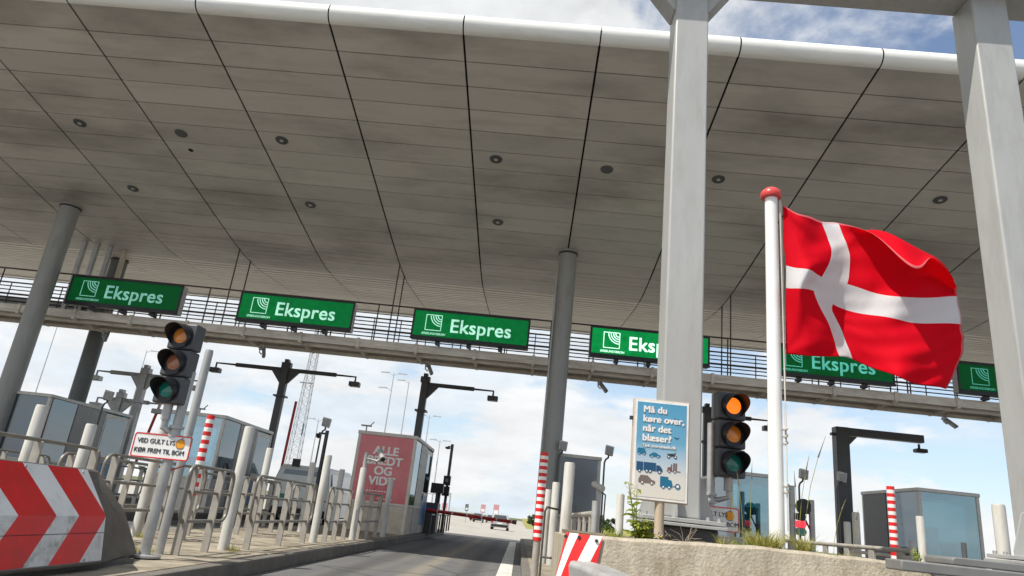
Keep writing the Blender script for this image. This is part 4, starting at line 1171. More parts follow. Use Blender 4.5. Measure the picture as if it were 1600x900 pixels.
def spline(ts, ps, t):
    """Cubic Hermite through (ts, ps) with finite-difference tangents (gentle at ends)."""
    k = max(i for i in range(len(ts)-1) if ts[i] <= t+1e-9)
    def tan(i):
        if i == 0: return (ps[1]-ps[0])/(ts[1]-ts[0])
        if i == len(ts)-1: return (ps[-1]-ps[-2])/(ts[-1]-ts[-2])
        return ((ps[i+1]-ps[i])/(ts[i+1]-ts[i])+(ps[i]-ps[i-1])/(ts[i]-ts[i-1]))*.5
    h = ts[k+1]-ts[k]; s = (t-ts[k])/h
    return ps[k]*(2*s**3-3*s*s+1)+tan(k)*h*(s**3-2*s*s+s)+ps[k+1]*(3*s*s-2*s**3)+tan(k+1)*h*(s**3-s*s)
FV = [[Vector(p) for p in r] for r in FLAG]
for k, d in ((4, .10), (5, .16), (6, .10)):
    FV[0][k].y -= d; FV[2][k].y += d*.6
NU, NV = 111, 84
b = bmesh.new(); uvl = b.loops.layers.uv.new('UVMap'); gv = {}
for i in range(NU+1):
    colm = [spline(US, r, i/NU) for r in FV]
    for j in range(NV+1):
        p = spline(VS, colm, j/NV); fu, fv = i/NU, j/NV
        # creases fanning out from the hoist corners and ripples running to the fly
        rip = .012*math.sin(26*(fu*.8+fv*.55)+3*fu)*min(1, fu*4)+.016*math.sin(19*(fu-.75*fv)+.6)*fu*(1-.3*fv)+.008*math.sin(47*(fu*.5+fv))*fu
        crs = .014*math.exp(-fu*3.5)*math.sin(math.atan2(fv+.02, fu+.05)*11)+.012*math.exp(-fu*3.0)*math.sin(math.atan2(1.02-fv, fu+.05)*10)
        gv[i, j] = b.verts.new(p+Vector((0, rip+crs*min(1, fu*8), 0))-Vector((2.24, 6, 4.06)))
for i in range(NU):
    for j in range(NV):
        f = b.faces.new((gv[i, j], gv[i, j+1], gv[i+1, j+1], gv[i+1, j]))
        for lp, (a, c) in zip(f.loops, ((i, j), (i, j+1), (i+1, j+1), (i+1, j))): lp[uvl].uv = (a/NU, c/NV)
fl = build('flag', b, 'flag', loc=(2.24, 6, 4.06))
for p in fl.data.polygons: p.use_smooth = True
fl.data.set_sharp_from_angle(angle=R(180))
sm = fl.modifiers.new('thickness', 'SOLIDIFY'); sm.thickness = .0015
tag(fl, 'red flag with a white cross billowing from the white flagpole', 'flag')

# ------------------------------------------------------------------ toll booths
def booth(loc, w, d, h, label, front='glass', side=1, side_style='panels', frame='booth_frame', base='booth_frame', sill=.92):
    """Box kiosk; loc is its front corner nearest the lane (x of the visible side). side=+1: visible side is the right (+X) one."""
    t = thing('toll_booth', label, 'toll booth', loc, 0, 'toll booths')
    x0, x1 = (-w, 0) if side > 0 else (0, w)
    f = .09
    b = bmesh.new()
    for (xa, xb) in ((x0, x0+f), (x1-f, x1)):
        for (ya, yb) in ((0, f), (d-f, d)): box(b, xa, xb, ya, yb, 0, h-.10)
    for (ya, yb) in ((.004, f-.004), (d-f+.004, d-.004)): box(b, x0+f, x1-f, ya, yb, sill-.06, sill)
    for (xa, xb) in ((x0+.004, x0+f-.004), (x1-f+.004, x1-.004)): box(b, xa, xb, f, d-f, sill-.06, sill)
    build('frame', b, frame, t, bevel=.01)
    b = bmesh.new(); box(b, x0-.02, x1+.02, -.02, d+.02, h-.10, h); build('roof', b, frame, t, bevel=.015)
    b = bmesh.new(); box(b, x0+f, x1-f, .02, .05, 0, sill-.06); box(b, x0+f, x1-f, d-.05, d-.02, 0, sill-.06)
    box(b, x0+.02, x0+.05, f, d-f, 0, sill-.06); box(b, x1-.05, x1-.02, f, d-f, 0, sill-.06)
    build('base_panel', b, base, t, smooth=False)
    if front == 'poster':
        b = bmesh.new(); box(b, x0+f, x1-f, .012, .03, sill, h-.10); p = build('poster_panel', b, 'poster_red', t, smooth=False)
        xc = (x0+x1)/2
        for s, z in (('ALLE', 1.50), ('BREDT', 1.22), ('OG', .94), ('VIDT', .66)):
            text_part('lettering', s, 'poster_ink', p, xc+.02, .006, sill+z-.20, .32, bold=.012, align='CENTER', sx=1.06)
        b = bmesh.new()
        for k in range(9): box(b, xc-.38+k*.085, xc-.325+k*.085, .008, .011, sill+.27, sill+.30)
        for k in range(5): box(b, xc-.05+k*.095, xc+.02+k*.095, .008, .011, sill+.08+.012*(k % 2), sill+.10+.012*(k % 2))
        build('fine_print', b, 'poster_ink', p, smooth=False)
    elif front == 'film':
        b = bmesh.new(); box(b, x0+f, x1-f, .012, .03, sill, h-.10); build('front_window', b, 'blue_film', t, smooth=False)
    else:
        b = bmesh.new(); box(b, x0+f, x1-f, .02, .028, sill, h-.10); build('front_window', b, front, t, smooth=False)
    b = bmesh.new(); box(b, x0+f, x1-f, d-.028, d-.02, sill, h-.10); build('rear_window', b, 'glass_sky_tint' if front == 'glass_sky_tint' else 'glass', t, smooth=False)
    xf, xn = (x1, x0) if side > 0 else (x0, x1)
    s = 1 if side > 0 else -1
    def sidebox(bm, ya, yb, za, zb, i, o): box(bm, min(xf-s*i, xf-s*o), max(xf-s*i, xf-s*o), ya, yb, za, zb)
    b = bmesh.new(); box(b, min(xn+s*.02, xn+s*.028), max(xn+s*.02, xn+s*.028), f, d-f, sill, h-.10); build('far_side_window', b, 'glass', t, smooth=False)
    if side_style == 'panels':
        a = f+(d-2*f)*.30; c = f+(d-2*f)*.66
        b = bmesh.new(); sidebox(b, f, a-.03, sill, h-.10, .02, .03); build('side_window', b, 'glass_blue', t, smooth=False)
        b = bmesh.new(); sidebox(b, a, c, 0, h-.10, .008, .04)
        for k in range(6):
            z = .3+k*.42; sidebox(b, a+.04, c-.04, z, z+.03, .0, .0075)
        build('louvre_panel', b, 'booth_louvre', t, smooth=False)
        b = bmesh.new(); sidebox(b, c+.03, d-f, .0, h-.14, .008, .04); dr = build('door', b, 'booth_frame', t, bevel=.006)
        b = bmesh.new(); sidebox(b, c+.12, d-f-.10, 1.25, h-.28, .002, .0075); build('pane', b, 'glass_blue', dr, smooth=False)
        b = bmesh.new(); sidebox(b, c+.10, d-f-.10, .25, 1.15, .002, .0075); build('blue_plate', b, 'blue_panel', dr, smooth=False)
        b = bmesh.new(); sidebox(b, c+.06, c+.09, 1.0, 1.22, -.03, -.005); build('handle', b, 'dark', dr)
    else:
        a = f+(d-2*f)*.55
        b = bmesh.new(); sidebox(b, f, a-.02, sill, h-.10, .02, .03); build('side_window', b, 'glass_blue', t, smooth=False)
        b = bmesh.new(); sidebox(b, a, d-f+.08, 0, h-.10, .004, .04); build('grey_panel', b, 'booth_grey', t, smooth=False)
    # inside: desk, screen, notices
    b = bmesh.new(); box(b, x0+.12, x1-.12, .35, .95, sill-.12, sill-.08); box(b, x0+.15, x0+.25, .35, .9, .0, sill-.12)
    box(b, x0+.1, x1-.1, .1, d-.1, .02, .05); build('desk', b, 'desk', t, smooth=False)
    if front == 'glass' and side < 0:
        b = bmesh.new(); box(b, x0+f+.03, x0+f+.72, .06, .09, h-.26, h-.105); build('blind', b, 'black', t, smooth=False)
    b = bmesh.new(); box(b, x0+.12, x1-.12, d-.45, d-.10, .05, sill+.55); box(b, x1-.5, x1-.15, d-.40, d-.12, sill+.56, sill+.95); build('cupboard', b, 'desk', t, smooth=False)
    b = bmesh.new(); box(b, x0+.55, x0+.95, d-.466, d-.452, sill-.05, sill+.42); box(b, x1-.5, x1-.2, d-.466, d-.452, sill+.05, sill+.35); build('notice_sheet', b, 'paper_blue', t, smooth=False)
    b = bmesh.new(); xm = (x0+x1)/2
    box(b, xm-.02, xm+.42, .55, .60, sill+.08, sill+.42); box(b, xm+.16, xm+.24, .56, .62, sill-.1, sill+.1); build('monitor', b, 'black', t)
    b = bmesh.new(); box(b, xm-.45, xm-.20, .75, .98, sill-.08, sill+.45); box(b, xm-.55, xm-.1, 1.2, 1.6, sill-.3, sill+.6); build('chair', b, 'anthra', t, bevel=.05)
    return t
Z0 = .176
booth((-3.16, 20.1, Z0), 1.72, 4.0, 2.72, 'booth with a faded red poster on its front beside the open lane', 'poster', 1, 'panels', 'booth_white', 'booth_cream', .80)
booth((-8.80, 20.0, Z0), 1.75, 4.0, 2.72, 'booth with a pale blue glass front behind the striped post', 'glass_sky_tint', 1, 'panels')
booth((-14.10, 20.0, Z0), 1.9, 4.4, 2.80, 'glass booth with dark windows at the far left before the column', 'glass_dark', 1, 'panels')
booth((.94, 20.0, Z0), 1.22, 3.0, 2.66, 'booth with a dark glass front right of the middle column', 'glass_dark', -1, 'grey', 'booth_frame', 'booth_grey')
booth((5.80, 20.0, Z0), 1.25, 3.2, 2.68, 'teal glass booth behind the right traffic light and flagpole', 'glass', -1, 'grey')
booth((11.0, 20.0, Z0), 1.68, 3.3, 2.76, 'teal glass booth with a grey side wall near the right pillar', 'glass', -1, 'grey')
# rooftop clutter on booths
for x, y, z, lab in ((-4.75, 20.4, 2.90, 'small aerial bracket on the roof of the red booth'), (-9.9, 20.6, 2.90, 'small aerial bracket on the roof of the pale blue booth')):
    b = bmesh.new(); tube(b, [(0, 0, 0), (0, 0, .18)], .02, 6); box(b, -.16, .14, -.05, .05, .15, .19); tube(b, [(.1, 0, .18), (.2, 0, .30)], .015, 6)
    tag(build('roof_aerial', b, 'booth_louvre', loc=(x, y, z)), lab, 'aerial', 'booth roof aerials')

# ------------------------------------------------------------------ camera masts (T posts)
def camera_mast(x, y, h, left, right, label, m='anthra', w=.13):
    t = thing('camera_mast', label, 'camera mast', (x, y, 0), 0, 'camera masts behind the booths')
    b = bmesh.new(); box(b, -w, w, -w, w, 0, h); build('post', b, m, t, bevel=.015)
    b = bmesh.new(); box(b, -w-.09, w+.09, -w-.09, w+.09, h-1.12, h-1.06); build('collar', b, m, t)
    b = bmesh.new(); box(b, -w-.05, w+.05, -.12, .12, h, h+.22); box(b, -.08, .08, -.14, .10, h+.22, h+.34); build('head_box', b, m, t, bevel=.01)
    for s, ln in ((-1, left), (1, right)):
        if not ln: continue
        b = bmesh.new()
        tube(b, [(s*w, 0, h-.06), (s*ln*.72, 0, h-.06)], .08, 10)
        prism(b, [(s*w, h-.12), (s*.55, h-.12), (s*w, h-.62)], -.05, .05, 'Y')
        tube(b, [(s*ln*.72, 0, h-.06), (s*ln, 0, h-.06), (s*ln, 0, h-.26)], .04, 8)
        a = build('arm', b, m, t)
        b = bmesh.new(); box(b, s*ln-.20, s*ln+.20, -.16, .16, h-.44, h-.26); build('scanner', b, m, a, bevel=.02)
    return t
camera_mast(-9.55, 26.0, 5.50, 2.75, 2.75, 'dark camera mast with two long arms under the second green sign')
camera_mast(-4.1, 26.0, 5.50, 0, 2.65, 'dark camera mast with one arm rising behind the red booth')
camera_mast(-14.95, 26.0, 4.72, 1.9, 2.1, 'grey T-shaped camera mast behind the left traffic light', 'galv')
camera_mast(-15.95, 26.5, 3.75, .9, 1.6, 'lower grey T-shaped mast beside the left dark column', 'galv', .11)
camera_mast(6.66, 26.0, 5.45, 0, 2.3, 'dark camera mast between the portal pillar and the right traffic light')
t = thing('camera_mast', 'stout dark camera mast with one square arm left of the right booth', 'camera mast', (11.62, 26.0, 0), 0, 'camera masts behind the booths')
b = bmesh.new(); box(b, -.24, .24, -.2, .2, 0, 5.42); build('post', b, 'anthra', t, bevel=.02)
b = bmesh.new(); prism(b, [(.245, 5.10), (.245, 4.78), (.55, 5.10)], -.15, .15, 'Y'); box(b, .245, 3.0, -.15, .15, 5.14, 5.42); box(b, -.36, -.245, -.1, .1, 5.10, 5.2); a_ = build('arm', b, 'anthra', t, bevel=.015)
b = bmesh.new(); box(b, 2.82, 2.90, -.04, .04, 4.92, 5.10); box(b, 2.68, 3.08, -.2, .12, 4.78, 4.92); build('scanner', b, 'black', a_, bevel=.03)

# raised boom arms seen beyond
for x, y, z0, z1, dx, lab in ((-9.3, 27.0, 1.0, 4.4, .05, 'raised dark red boom arm beside the double-armed camera mast'), (-14.85, 26.8, 1.4, 3.75, .35, 'raised red boom arm left of the left traffic light')):
    b = bmesh.new(); tube(b, [(0, 0, 0), (dx, 0, z1-z0)], .055, 8)
    tag(build('boom_arm', b, 'red_plain', loc=(x, y, z0)), lab, 'boom arm', 'raised boom arms')

# floodlights on thin poles
def flood(x, y, z, label, pole=True):
    t = thing('floodlight', label, 'floodlight', (x, y, .17), 0, 'small floodlights by the booths')
    b = bmesh.new(); tube(b, [(0, 0, 0), (0, 0, z-.45), (.03, 0, z-.36), (.10, 0, z-.30), (.10, -.05, z-.22)], .026, 8); build('pole', b, 'anthra', t)
    b = bmesh.new(); prism(b, [(-.05, -.10), (.17, -.14), (.20, .12), (-.03, .16)], -.13, .02, 'Y')
    b.transform(Matrix.Translation((.04, 0, z-.12))); build('lamp_head', b, 'cone_white', t, bevel=.015)
    b = bmesh.new(); box(b, -.02, .16, -.005, .004, -.10, .10); b.transform(Matrix.Translation((.04, -.136, z-.12))); build('lamp_glass', b, 'booth_louvre', t)
    return t
flood(-6.0, 20.2, 2.95, 'small floodlight on a thin dark pole left of the red booth')
flood(.92, 19.7, 2.95, 'small floodlight at the left roof corner of the dark glass booth')
flood(2.22, 19.7, 2.95, 'small floodlight on a thin pole right of the dark glass booth')
flood(7.72, 20.0, 2.90, 'small floodlight on a post just right of the flagpole')
flood(8.78, 20.0, 2.93, 'small floodlight in front of the stout right camera mast')
flood(-12.5, 20.0, 3.05, 'small floodlight at the right end of the left glass booth')
# dark mast with a dome, right of the first floodlight
t = thing('dome_camera_post', 'slim dark post with a dome camera left of the red booth', 'camera post', (-6.35, 22.0, 0))
b = bmesh.new(); cyl(b, 0, 0, 0, 2.95, .06, 12); build('post', b, 'anthra', t)
b = bmesh.new(); tube(b, [(0, 0, 2.85), (-.25, 0, 2.85)], .03, 8); build('arm', b, 'anthra', t)
b = bmesh.new(); lathe(b, [(.001, -.10), (.07, -.07), (.09, 0), (.09, .05), (.001, .07)], 14, -.25, 0, 2.78); build('dome', b, 'black', t)

# camera on a bollard-high post at the kerb
t = thing('kerb_camera', 'grey bullet camera on a slim post in front of the red poster', 'camera', (-3.40, 15.0, .17))
b = bmesh.new(); cyl(b, 0, 0, 0, 1.78, .042, 16); build('post', b, 'galv', t)
b = bmesh.new(); tube(b, [(0, 0, 1.66), (.26, 0, 1.62), (.33, 0, 1.68)], .03, 8); build('arm', b, 'galv', t)
b = bmesh.new(); tube(b, [(.27, .10, 1.84), (.40, -.16, 1.66)], .062, 14); build('body', b, 'galv', t)
b = bmesh.new(); tube(b, [(.395, -.15, 1.667), (.41, -.18, 1.646)], .045, 14); build('lens', b, 'black', t)
# camera by the dark booth at the right
t = thing('kerb_camera', 'small pale camera on a thin post right of the dark glass booth', 'camera', (1.66, 15.4, .17))
b = bmesh.new(); cyl(b, 0, 0, 0, 1.60, .05, 14); build('post', b, 'galv', t)
b = bmesh.new(); tube(b, [(-.12, .05, 1.66), (.06, -.16, 1.56)], .07, 12); build('body', b, 'cone_white', t)
b = bmesh.new(); tube(b, [(.05, 0, 1.5), (.14, 0, 1.45), (.12, 0, .6)], .018, 6); build('cable', b, 'rail_dark', t)

# payment column with number, small sign box, dark bollard, lane signal, boom
t = thing('payment_cabinet', 'dark grey cabinet with a blue number plate at the red booth', 'cabinet', (-2.98, 24.6, .17))
b = bmesh.new(); box(b, -.30, .20, -.4, .35, 0, .98); build('cabinet_body', b, 'anthra', t, bevel=.03)
b = bmesh.new(); box(b, -.22, .14, -.412, -.402, .52, .86); p = build('number_plate', b, 'blue_sign', t, smooth=False)
text_part('lettering', '3', 'poster_ink', p, -.04, -.416, .58, .32, bold=.006, align='CENTER')
b = bmesh.new(); box(b, -.22, .22, -.1, .1, 0, .34); box(b, -.03, .03, -.03, .03, -1.35, 0)
tag(build('display_box', b, 'black', loc=(-2.96, 24.9, 1.48), bevel=.015), 'small black display box above the blue number plate', 'display')
b = bmesh.new(); lathe(b, [(.085, 0), (.085, 1.62), (.001, 1.63)], 18)
tag(build('dark_bollard', b, 'black', loc=(-2.98, 25.6, .17)), 'tall black bollard behind the lane barrier', 'bollard')
t = thing('lane_signal', 'slim dark signal post with two small signal heads beyond the red booth', 'signal post', (-2.80, 26.5, 0.0))
b = bmesh.new(); cyl(b, 0, 0, .17, 3.35, .055, 14); build('post', b, 'anthra', t)
for z in (2.0, 1.62):
    b = bmesh.new(); box(b, -.14, .12, -.26, -.07, z-.17, z+.17); h = build('signal_head', b, 'black', t, bevel=.02)
    b = bmesh.new(); disc_y(b, -.01, -.27, z, .06, 14, .012); build('lens', b, 'glass_dark' if z > 1.8 else 'black', h)
b = bmesh.new(); lathe(b, [(.001, 0), (.10, .03), (.10, .09), (.001, .11)], 14, -.16, 0, 3.14); tube(b, [(-.16, 0, 3.25), (0, 0, 3.28)], .02, 6); build('dome_camera', b, 'anthra', t)
t = thing('lane_barrier', 'red and white lowered barrier boom across the open lane', 'barrier', (-3.0, 24.3, 0))
b = bmesh.new(); box(b, -.14, .14, -.14, .14, .15, .98); build('housing', b, 'anthra', t, bevel=.02)
b = bmesh.new(); tube(b, [(-.1, -.2, .90), (2.88, -.2, .815)], .055, 8); bo = build('boom', b, 'red_plain', t)
b = bmesh.new()
for k in range(6): tube(b, [(.22+k*.5, -.2, .891-k*.0143), (.27+k*.5, -.2, .8895-k*.0143)], .0565, 8)
build('white_band', b, 'white', bo)
b = bmesh.new(); tube(b, [(2.80, -.2, .82), (2.92, -.2, .815)], .07, 8); build('tip', b, 'brown_ink', bo)
b = bmesh.new(); prism(b, [(1.28, .86), (1.50, .85), (1.39, .70)], -.27, -.262, 'Y'); build('warning_plate', b, 'red', bo, smooth=False)

# small red signal with mirror right of the flagpole
t = thing('mirror_signal', 'small red signal and round mirror on twin posts right of the flagpole', 'signal post', (7.0, 18.0, .17))
b = bmesh.new(); cyl(b, -.24, 0, 0, 2.28, .075, 14); build('post', b, 'galv', t)
b = bmesh.new(); cyl(b, .24, 0, 0, 1.98, .07, 14); build('post', b, 'galv', t)
b = bmesh.new(); tube(b, [(-.02, 0, 1.72), (.24, 0, 1.62)], .02, 6); tube(b, [(-.02, 0, 1.7), (.22, 0, 1.2)], .02, 6); build('bracket', b, 'dark', t)
b = bmesh.new(); lathe(b, [(.09, .0), (.19, .0), (.19, .06), (.09, .06)], 24); b.transform(Matrix.Translation((.03, 0, 1.80)) @ Matrix.Rotation(R(90), 4, 'X')); build('mirror_frame', b, 'black', t)
b = bmesh.new(); disc_y(b, .03, -.02, 1.80, .13, 20, .01); build('mirror_glass', b, 'rim', t)
for z, m in ((1.55, 'black'), (1.37, 'red_lit'), (1.20, 'green_off')):
    b = bmesh.new(); prism(b, [(-.17, z-.08), (.0, z-.10), (.06, z), (.0, z+.09), (-.17, z+.08)], -.16, -.02, 'Y'); build('signal_lamp', b, m, t, bevel=.015)

# ------------------------------------------------------------------ vehicles
def wheel(parent, x, y, r, w):
    b = bmesh.new(); tube(b, [(x-w/2, y, r), (x+w/2, y, r)], r, 20); wl = build('wheel', b, 'tyre', parent, bevel=.02)
    b = bmesh.new(); tube(b, [(x-w/2-.006, y, r), (x+w/2+.006, y, r)], r*.6, 16); build('rim', b, 'rim', wl)
def vehicle(name, label, cat, loc, L_, W_, body_prof, glass_rear, glass_side, paint, group=None, lamps=True, vg='carglass', wr=.32, inset=.16, waist=.85):
    """Seen from behind: +Y is forward. body_prof is the (y, z) side outline; above the waist the sides lean in."""
    t = thing(name, label, cat, loc, 0, group)
    b = bmesh.new()
    mid = []
    for s in (-1, 1):
        mid.append([b.verts.new((s*(W_/2-(inset*max(0, z-waist)/.6)), y, z)) for y, z in body_prof])
    k = len(body_prof)
    b.faces.new(mid[0]); b.faces.new(mid[1][::-1])
    for i in range(k): b.faces.new((mid[0][i], mid[0][(i+1) % k], mid[1][(i+1) % k], mid[1][i]))
    build('body', b, paint, t, bevel=.05, seg=3)
    (xa, za, ya), (xb, zb_, yb) = glass_rear
    b = bmesh.new(); vs = [b.verts.new(p) for p in ((-xa, ya-.012, za), (xa, ya-.012, za), (xb, yb-.012, zb_), (-xb, yb-.012, zb_))]; b.faces.new(vs)
    r = bmesh.ops.extrude_face_region(b, geom=b.faces[:]); bmesh.ops.translate(b, verts=[v for v in r['geom'] if isinstance(v, bmesh.types.BMVert)], vec=(0, .03, 0))
    build('rear_window', b, vg, t, smooth=False)
    for s in (-1, 1):
        b = bmesh.new()
        lo = [(s*(W_/2-(inset*max(0, z-waist)/.6)+.008), y, z) for y, z in glass_side]
        hi = [(p[0]-s*.03, p[1], p[2]) for p in lo]
        A = [b.verts.new(p) for p in lo]; B = [b.verts.new(p) for p in hi]; n = len(A)
        b.faces.new(A); b.faces.new(B[::-1])
        for i in range(n): b.faces.new((A[i], B[i], B[(i+1) % n], A[(i+1) % n]))
        build('side_window', b, vg, t, smooth=False)
        wheel(t, s*(W_/2-.12), .8, wr, .22); wheel(t, s*(W_/2-.12), L_-.85, wr, .22)
        b = bmesh.new(); box(b, min(s*(W_/2-.03), s*(W_/2-.24)), max(s*(W_/2-.03), s*(W_/2-.24)), -.015, .06, waist-.22, waist+.02); build('tail_light', b, 'tail', t, bevel=.01)
    b = bmesh.new(); box(b, -W_/2+.06, W_/2-.06, -.05, .10, .30, .52); build('bumper', b, 'black', t, bevel=.03)
    b = bmesh.new(); box(b, -.26, .26, -.058, -.052, .56, .67); build('number_plate', b, 'white', t, smooth=False)
    return t
car_prof = [(0, .25), (0, .88), (.06, .98), (.42, 1.40), (.62, 1.46), (2.3, 1.46), (3.0, 1.02), (4.2, .88), (4.4, .66), (4.4, .25)]
c1 = vehicle('car', 'silver estate car driving away on the pale plaza beyond the barrier', 'car', (-1.85, 70, -.32), 4.4, 1.78, car_prof,
             ((.72, .98, .06), (.56, 1.38, .40)), [(.5, 1.0), (.72, 1.38), (2.25, 1.38), (2.8, 1.02)], 'silver', 'cars beyond the barrier')
vehicle('car', 'dark distant car left of the silver estate car, farther along the plaza', 'car', (-7.2, 125, -.41), 4.4, 1.78, car_prof,
        ((.72, .98, .06), (.56, 1.38, .40)), [(.5, 1.0), (.72, 1.38), (2.25, 1.38), (2.8, 1.02)], 'darkcar', 'cars beyond the barrier')
vehicle('car', 'pale distant car farthest away, just left of the silver estate car', 'car', (-5.4, 135, -.41), 4.4, 1.78, car_prof,
        ((.72, .98, .06), (.56, 1.38, .40)), [(.5, 1.0), (.72, 1.38), (2.25, 1.38), (2.8, 1.02)], 'silver', 'cars beyond the barrier')
van_prof = [(0, .28), (-.02, 1.0), (.10, 1.72), (.28, 1.84), (3.1, 1.86), (3.9, 1.15), (4.7, .98), (4.85, .7), (4.85, .28)]
vn = vehicle('van', 'white van with a sloping grey window passing behind the left railings', 'van', (-7.02, 22.5, 0), 4.85, 1.95, van_prof,
        ((.74, 1.08, .02), (.62, 1.68, .10)), [(.35, 1.12), (.45, 1.66), (3.0, 1.68), (3.7, 1.15)], 'vanpaint', None, True, 'vanglass', .34, .14, 1.0)
b = bmesh.new(); box(b, -.45, -.20, .12, .18, 1.78, 2.02); build('roof_light', b, 'black', vn)
b = bmesh.new(); box(b, -.62, -.34, -.035, -.005, .78, .92); build('green_badge', b, 'green_lit', vn, smooth=False)

# ------------------------------------------------------------------ far things
def lamp_mast(x, y, h, heads, label):
    t = thing('lamp_mast', label, 'street lamp', (x, y, -.4), 0, 'tall lamp masts beyond the plaza')
    b = bmesh.new(); tube(b, [(0, 0, 0), (0, 0, h)], .16, 8, r1=.07); build('mast', b, 'far_steel', t)
    for z, s, ln in heads:
        b = bmesh.new(); tube(b, [(0, 0, z), (s*ln*.5, 0, z+.35), (s*ln, 0, z+.35)], .05, 6); a = build('arm', b, 'far_steel', t)
        b = bmesh.new(); prism(b, [(s*ln*.55, z+.36), (s*(ln+.7), z+.30), (s*(ln+.8), z+.42), (s*ln*.6, z+.50)], -.18, .18, 'Y'); build('lamp_head', b, 'far_steel', a)
    return t
lamp_mast(-20.6, 100, 19.8, ((19.4, -1, 1.2), (19.4, 1, 1.2), (17.1, -1, 1.2)), 'tall three-headed lamp mast above the red booth')
lamp_mast(-20.0, 110, 20.5, ((20.2, -1, 1.2),), 'tall one-armed lamp mast just left of the three-headed mast')
lamp_mast(-15.9, 110, 15.4, ((15.0, -1, 1.1), (15.0, 1, 1.1)), 'lamp mast rising behind the single-armed camera mast')
lamp_mast(-14.3, 115, 12.2, ((11.8, -1, 1.0), (11.8, 1, 1.0)), 'shorter lamp mast above the lane signal post')
lamp_mast(-33.5, 110, 13.0, ((12.6, -1, 1.0), (12.6, 1, 1.0)), 'lamp mast left of the red booth beside the lattice tower')
lamp_mast(-70.0, 120, 23.0, ((22.6, 1, 1.4), (18.6, 1, 1.4)), 'far lamp mast seen left of the left traffic light')
lamp_mast(-95.0, 130, 28.0, ((27.6, 1, 1.2), (27.6, -1, 1.2)), 'far lamp mast at the left edge beyond the glass booth')
# lattice tower
t = thing('lattice_tower', 'tall thin lattice radio mast far behind the van', 'radio mast', (-39.6, 120, -.4))
b = bmesh.new(); hT = 31.0
def lat(z): return 1.05-(.55*z/hT)
cor = [(-1, -1), (1, -1), (1, 1), (-1, 1)]
for sx, sy in cor: tube(b, [(sx*lat(0), sy*lat(0), 0), (sx*lat(hT), sy*lat(hT), hT)], .075, 6)
build('legs', b, 'far_steel', t)
b = bmesh.new(); nz = 22
for k in range(nz):
    za, zb2 = hT*k/nz, hT*(k+1)/nz
    for i in range(4):
        a, c = cor[i], cor[(i+1) % 4]
        tube(b, [(a[0]*lat(za), a[1]*lat(za), za), (c[0]*lat(zb2), c[1]*lat(zb2), zb2)], .035, 4)
        tube(b, [(c[0]*lat(za), c[1]*lat(za), za), (a[0]*lat(zb2), a[1]*lat(zb2), zb2)], .035, 4)
        tube(b, [(a[0]*lat(zb2), a[1]*lat(zb2), zb2), (c[0]*lat(zb2), c[1]*lat(zb2), zb2)], .03, 4)
build('bracing', b, 'far_steel', t)
b = bmesh.new(); tube(b, [(-1.2, -1.0, 20), (1.1, -1.0, 20)], .12, 6); tube(b, [(.9, -.9, 11), (.9, -.9, 13)], .14, 8); build('aerial', b, 'grey_sign', t)
# far sign gantry
t = thing('far_sign_gantry', 'thin far sign gantry spanning the motorway beyond the picket fence', 'gantry', (-22, 190, -.42))
b = bmesh.new(); tube(b, [(-11, 0, 0), (-11, 0, 5.6)], .25, 6); tube(b, [(3.1, 0, 0), (3.1, 0, 5.6)], .25, 6); build('legs', b, 'far_steel', t)
b = bmesh.new(); box(b, -11, 3.3, -.2, .2, 5.0, 5.25); box(b, -11, 3.3, -.2, .2, 5.7, 5.9)
for k in range(12): tube(b, [(-11+k*1.19, 0, 5.1), (-11+(k+1)*1.19, 0, 5.8)], .09, 4)
build('truss', b, 'far_steel', t)
def road_sign(x, y, z0, z1, w, m, label):
    t = thing('road_sign', label, 'road sign', (x, y, -.41), 0, 'far road signs beyond the barrier')
    b = bmesh.new(); tube(b, [(0, .06, 0), (0, .06, z1+.3)], .05, 8); build('post', b, 'far_steel', t)
    b = bmesh.new(); box(b, -w/2, w/2, 0, .03, z0+.41, z1+.41); p = build('panel', b, m, t, bevel=.01)
    b = bmesh.new(); box(b, -w/2+.08, w/2-.08, -.006, -.001, z0+.55, (z0+z1)/2+.36); build('white_field', b, 'white', p, smooth=False)
    return t
road_sign(-6.7, 90, 1.15, 1.98, .42, 'grey_sign', 'small dark road sign, leftmost of the three above the boom')
road_sign(-4.65, 90, 1.15, 2.15, .6, 'pink_sign', 'faded red road sign in the middle of the three above the boom')
road_sign(-3.0, 90, 1.05, 2.3, .7, 'pink_sign', 'larger faded red road sign, rightmost of the three above the boom')
road_sign(-7.6, 72, .75, 1.65, .55, 'pink_sign', 'red and white sign at the right end of the picket fence')

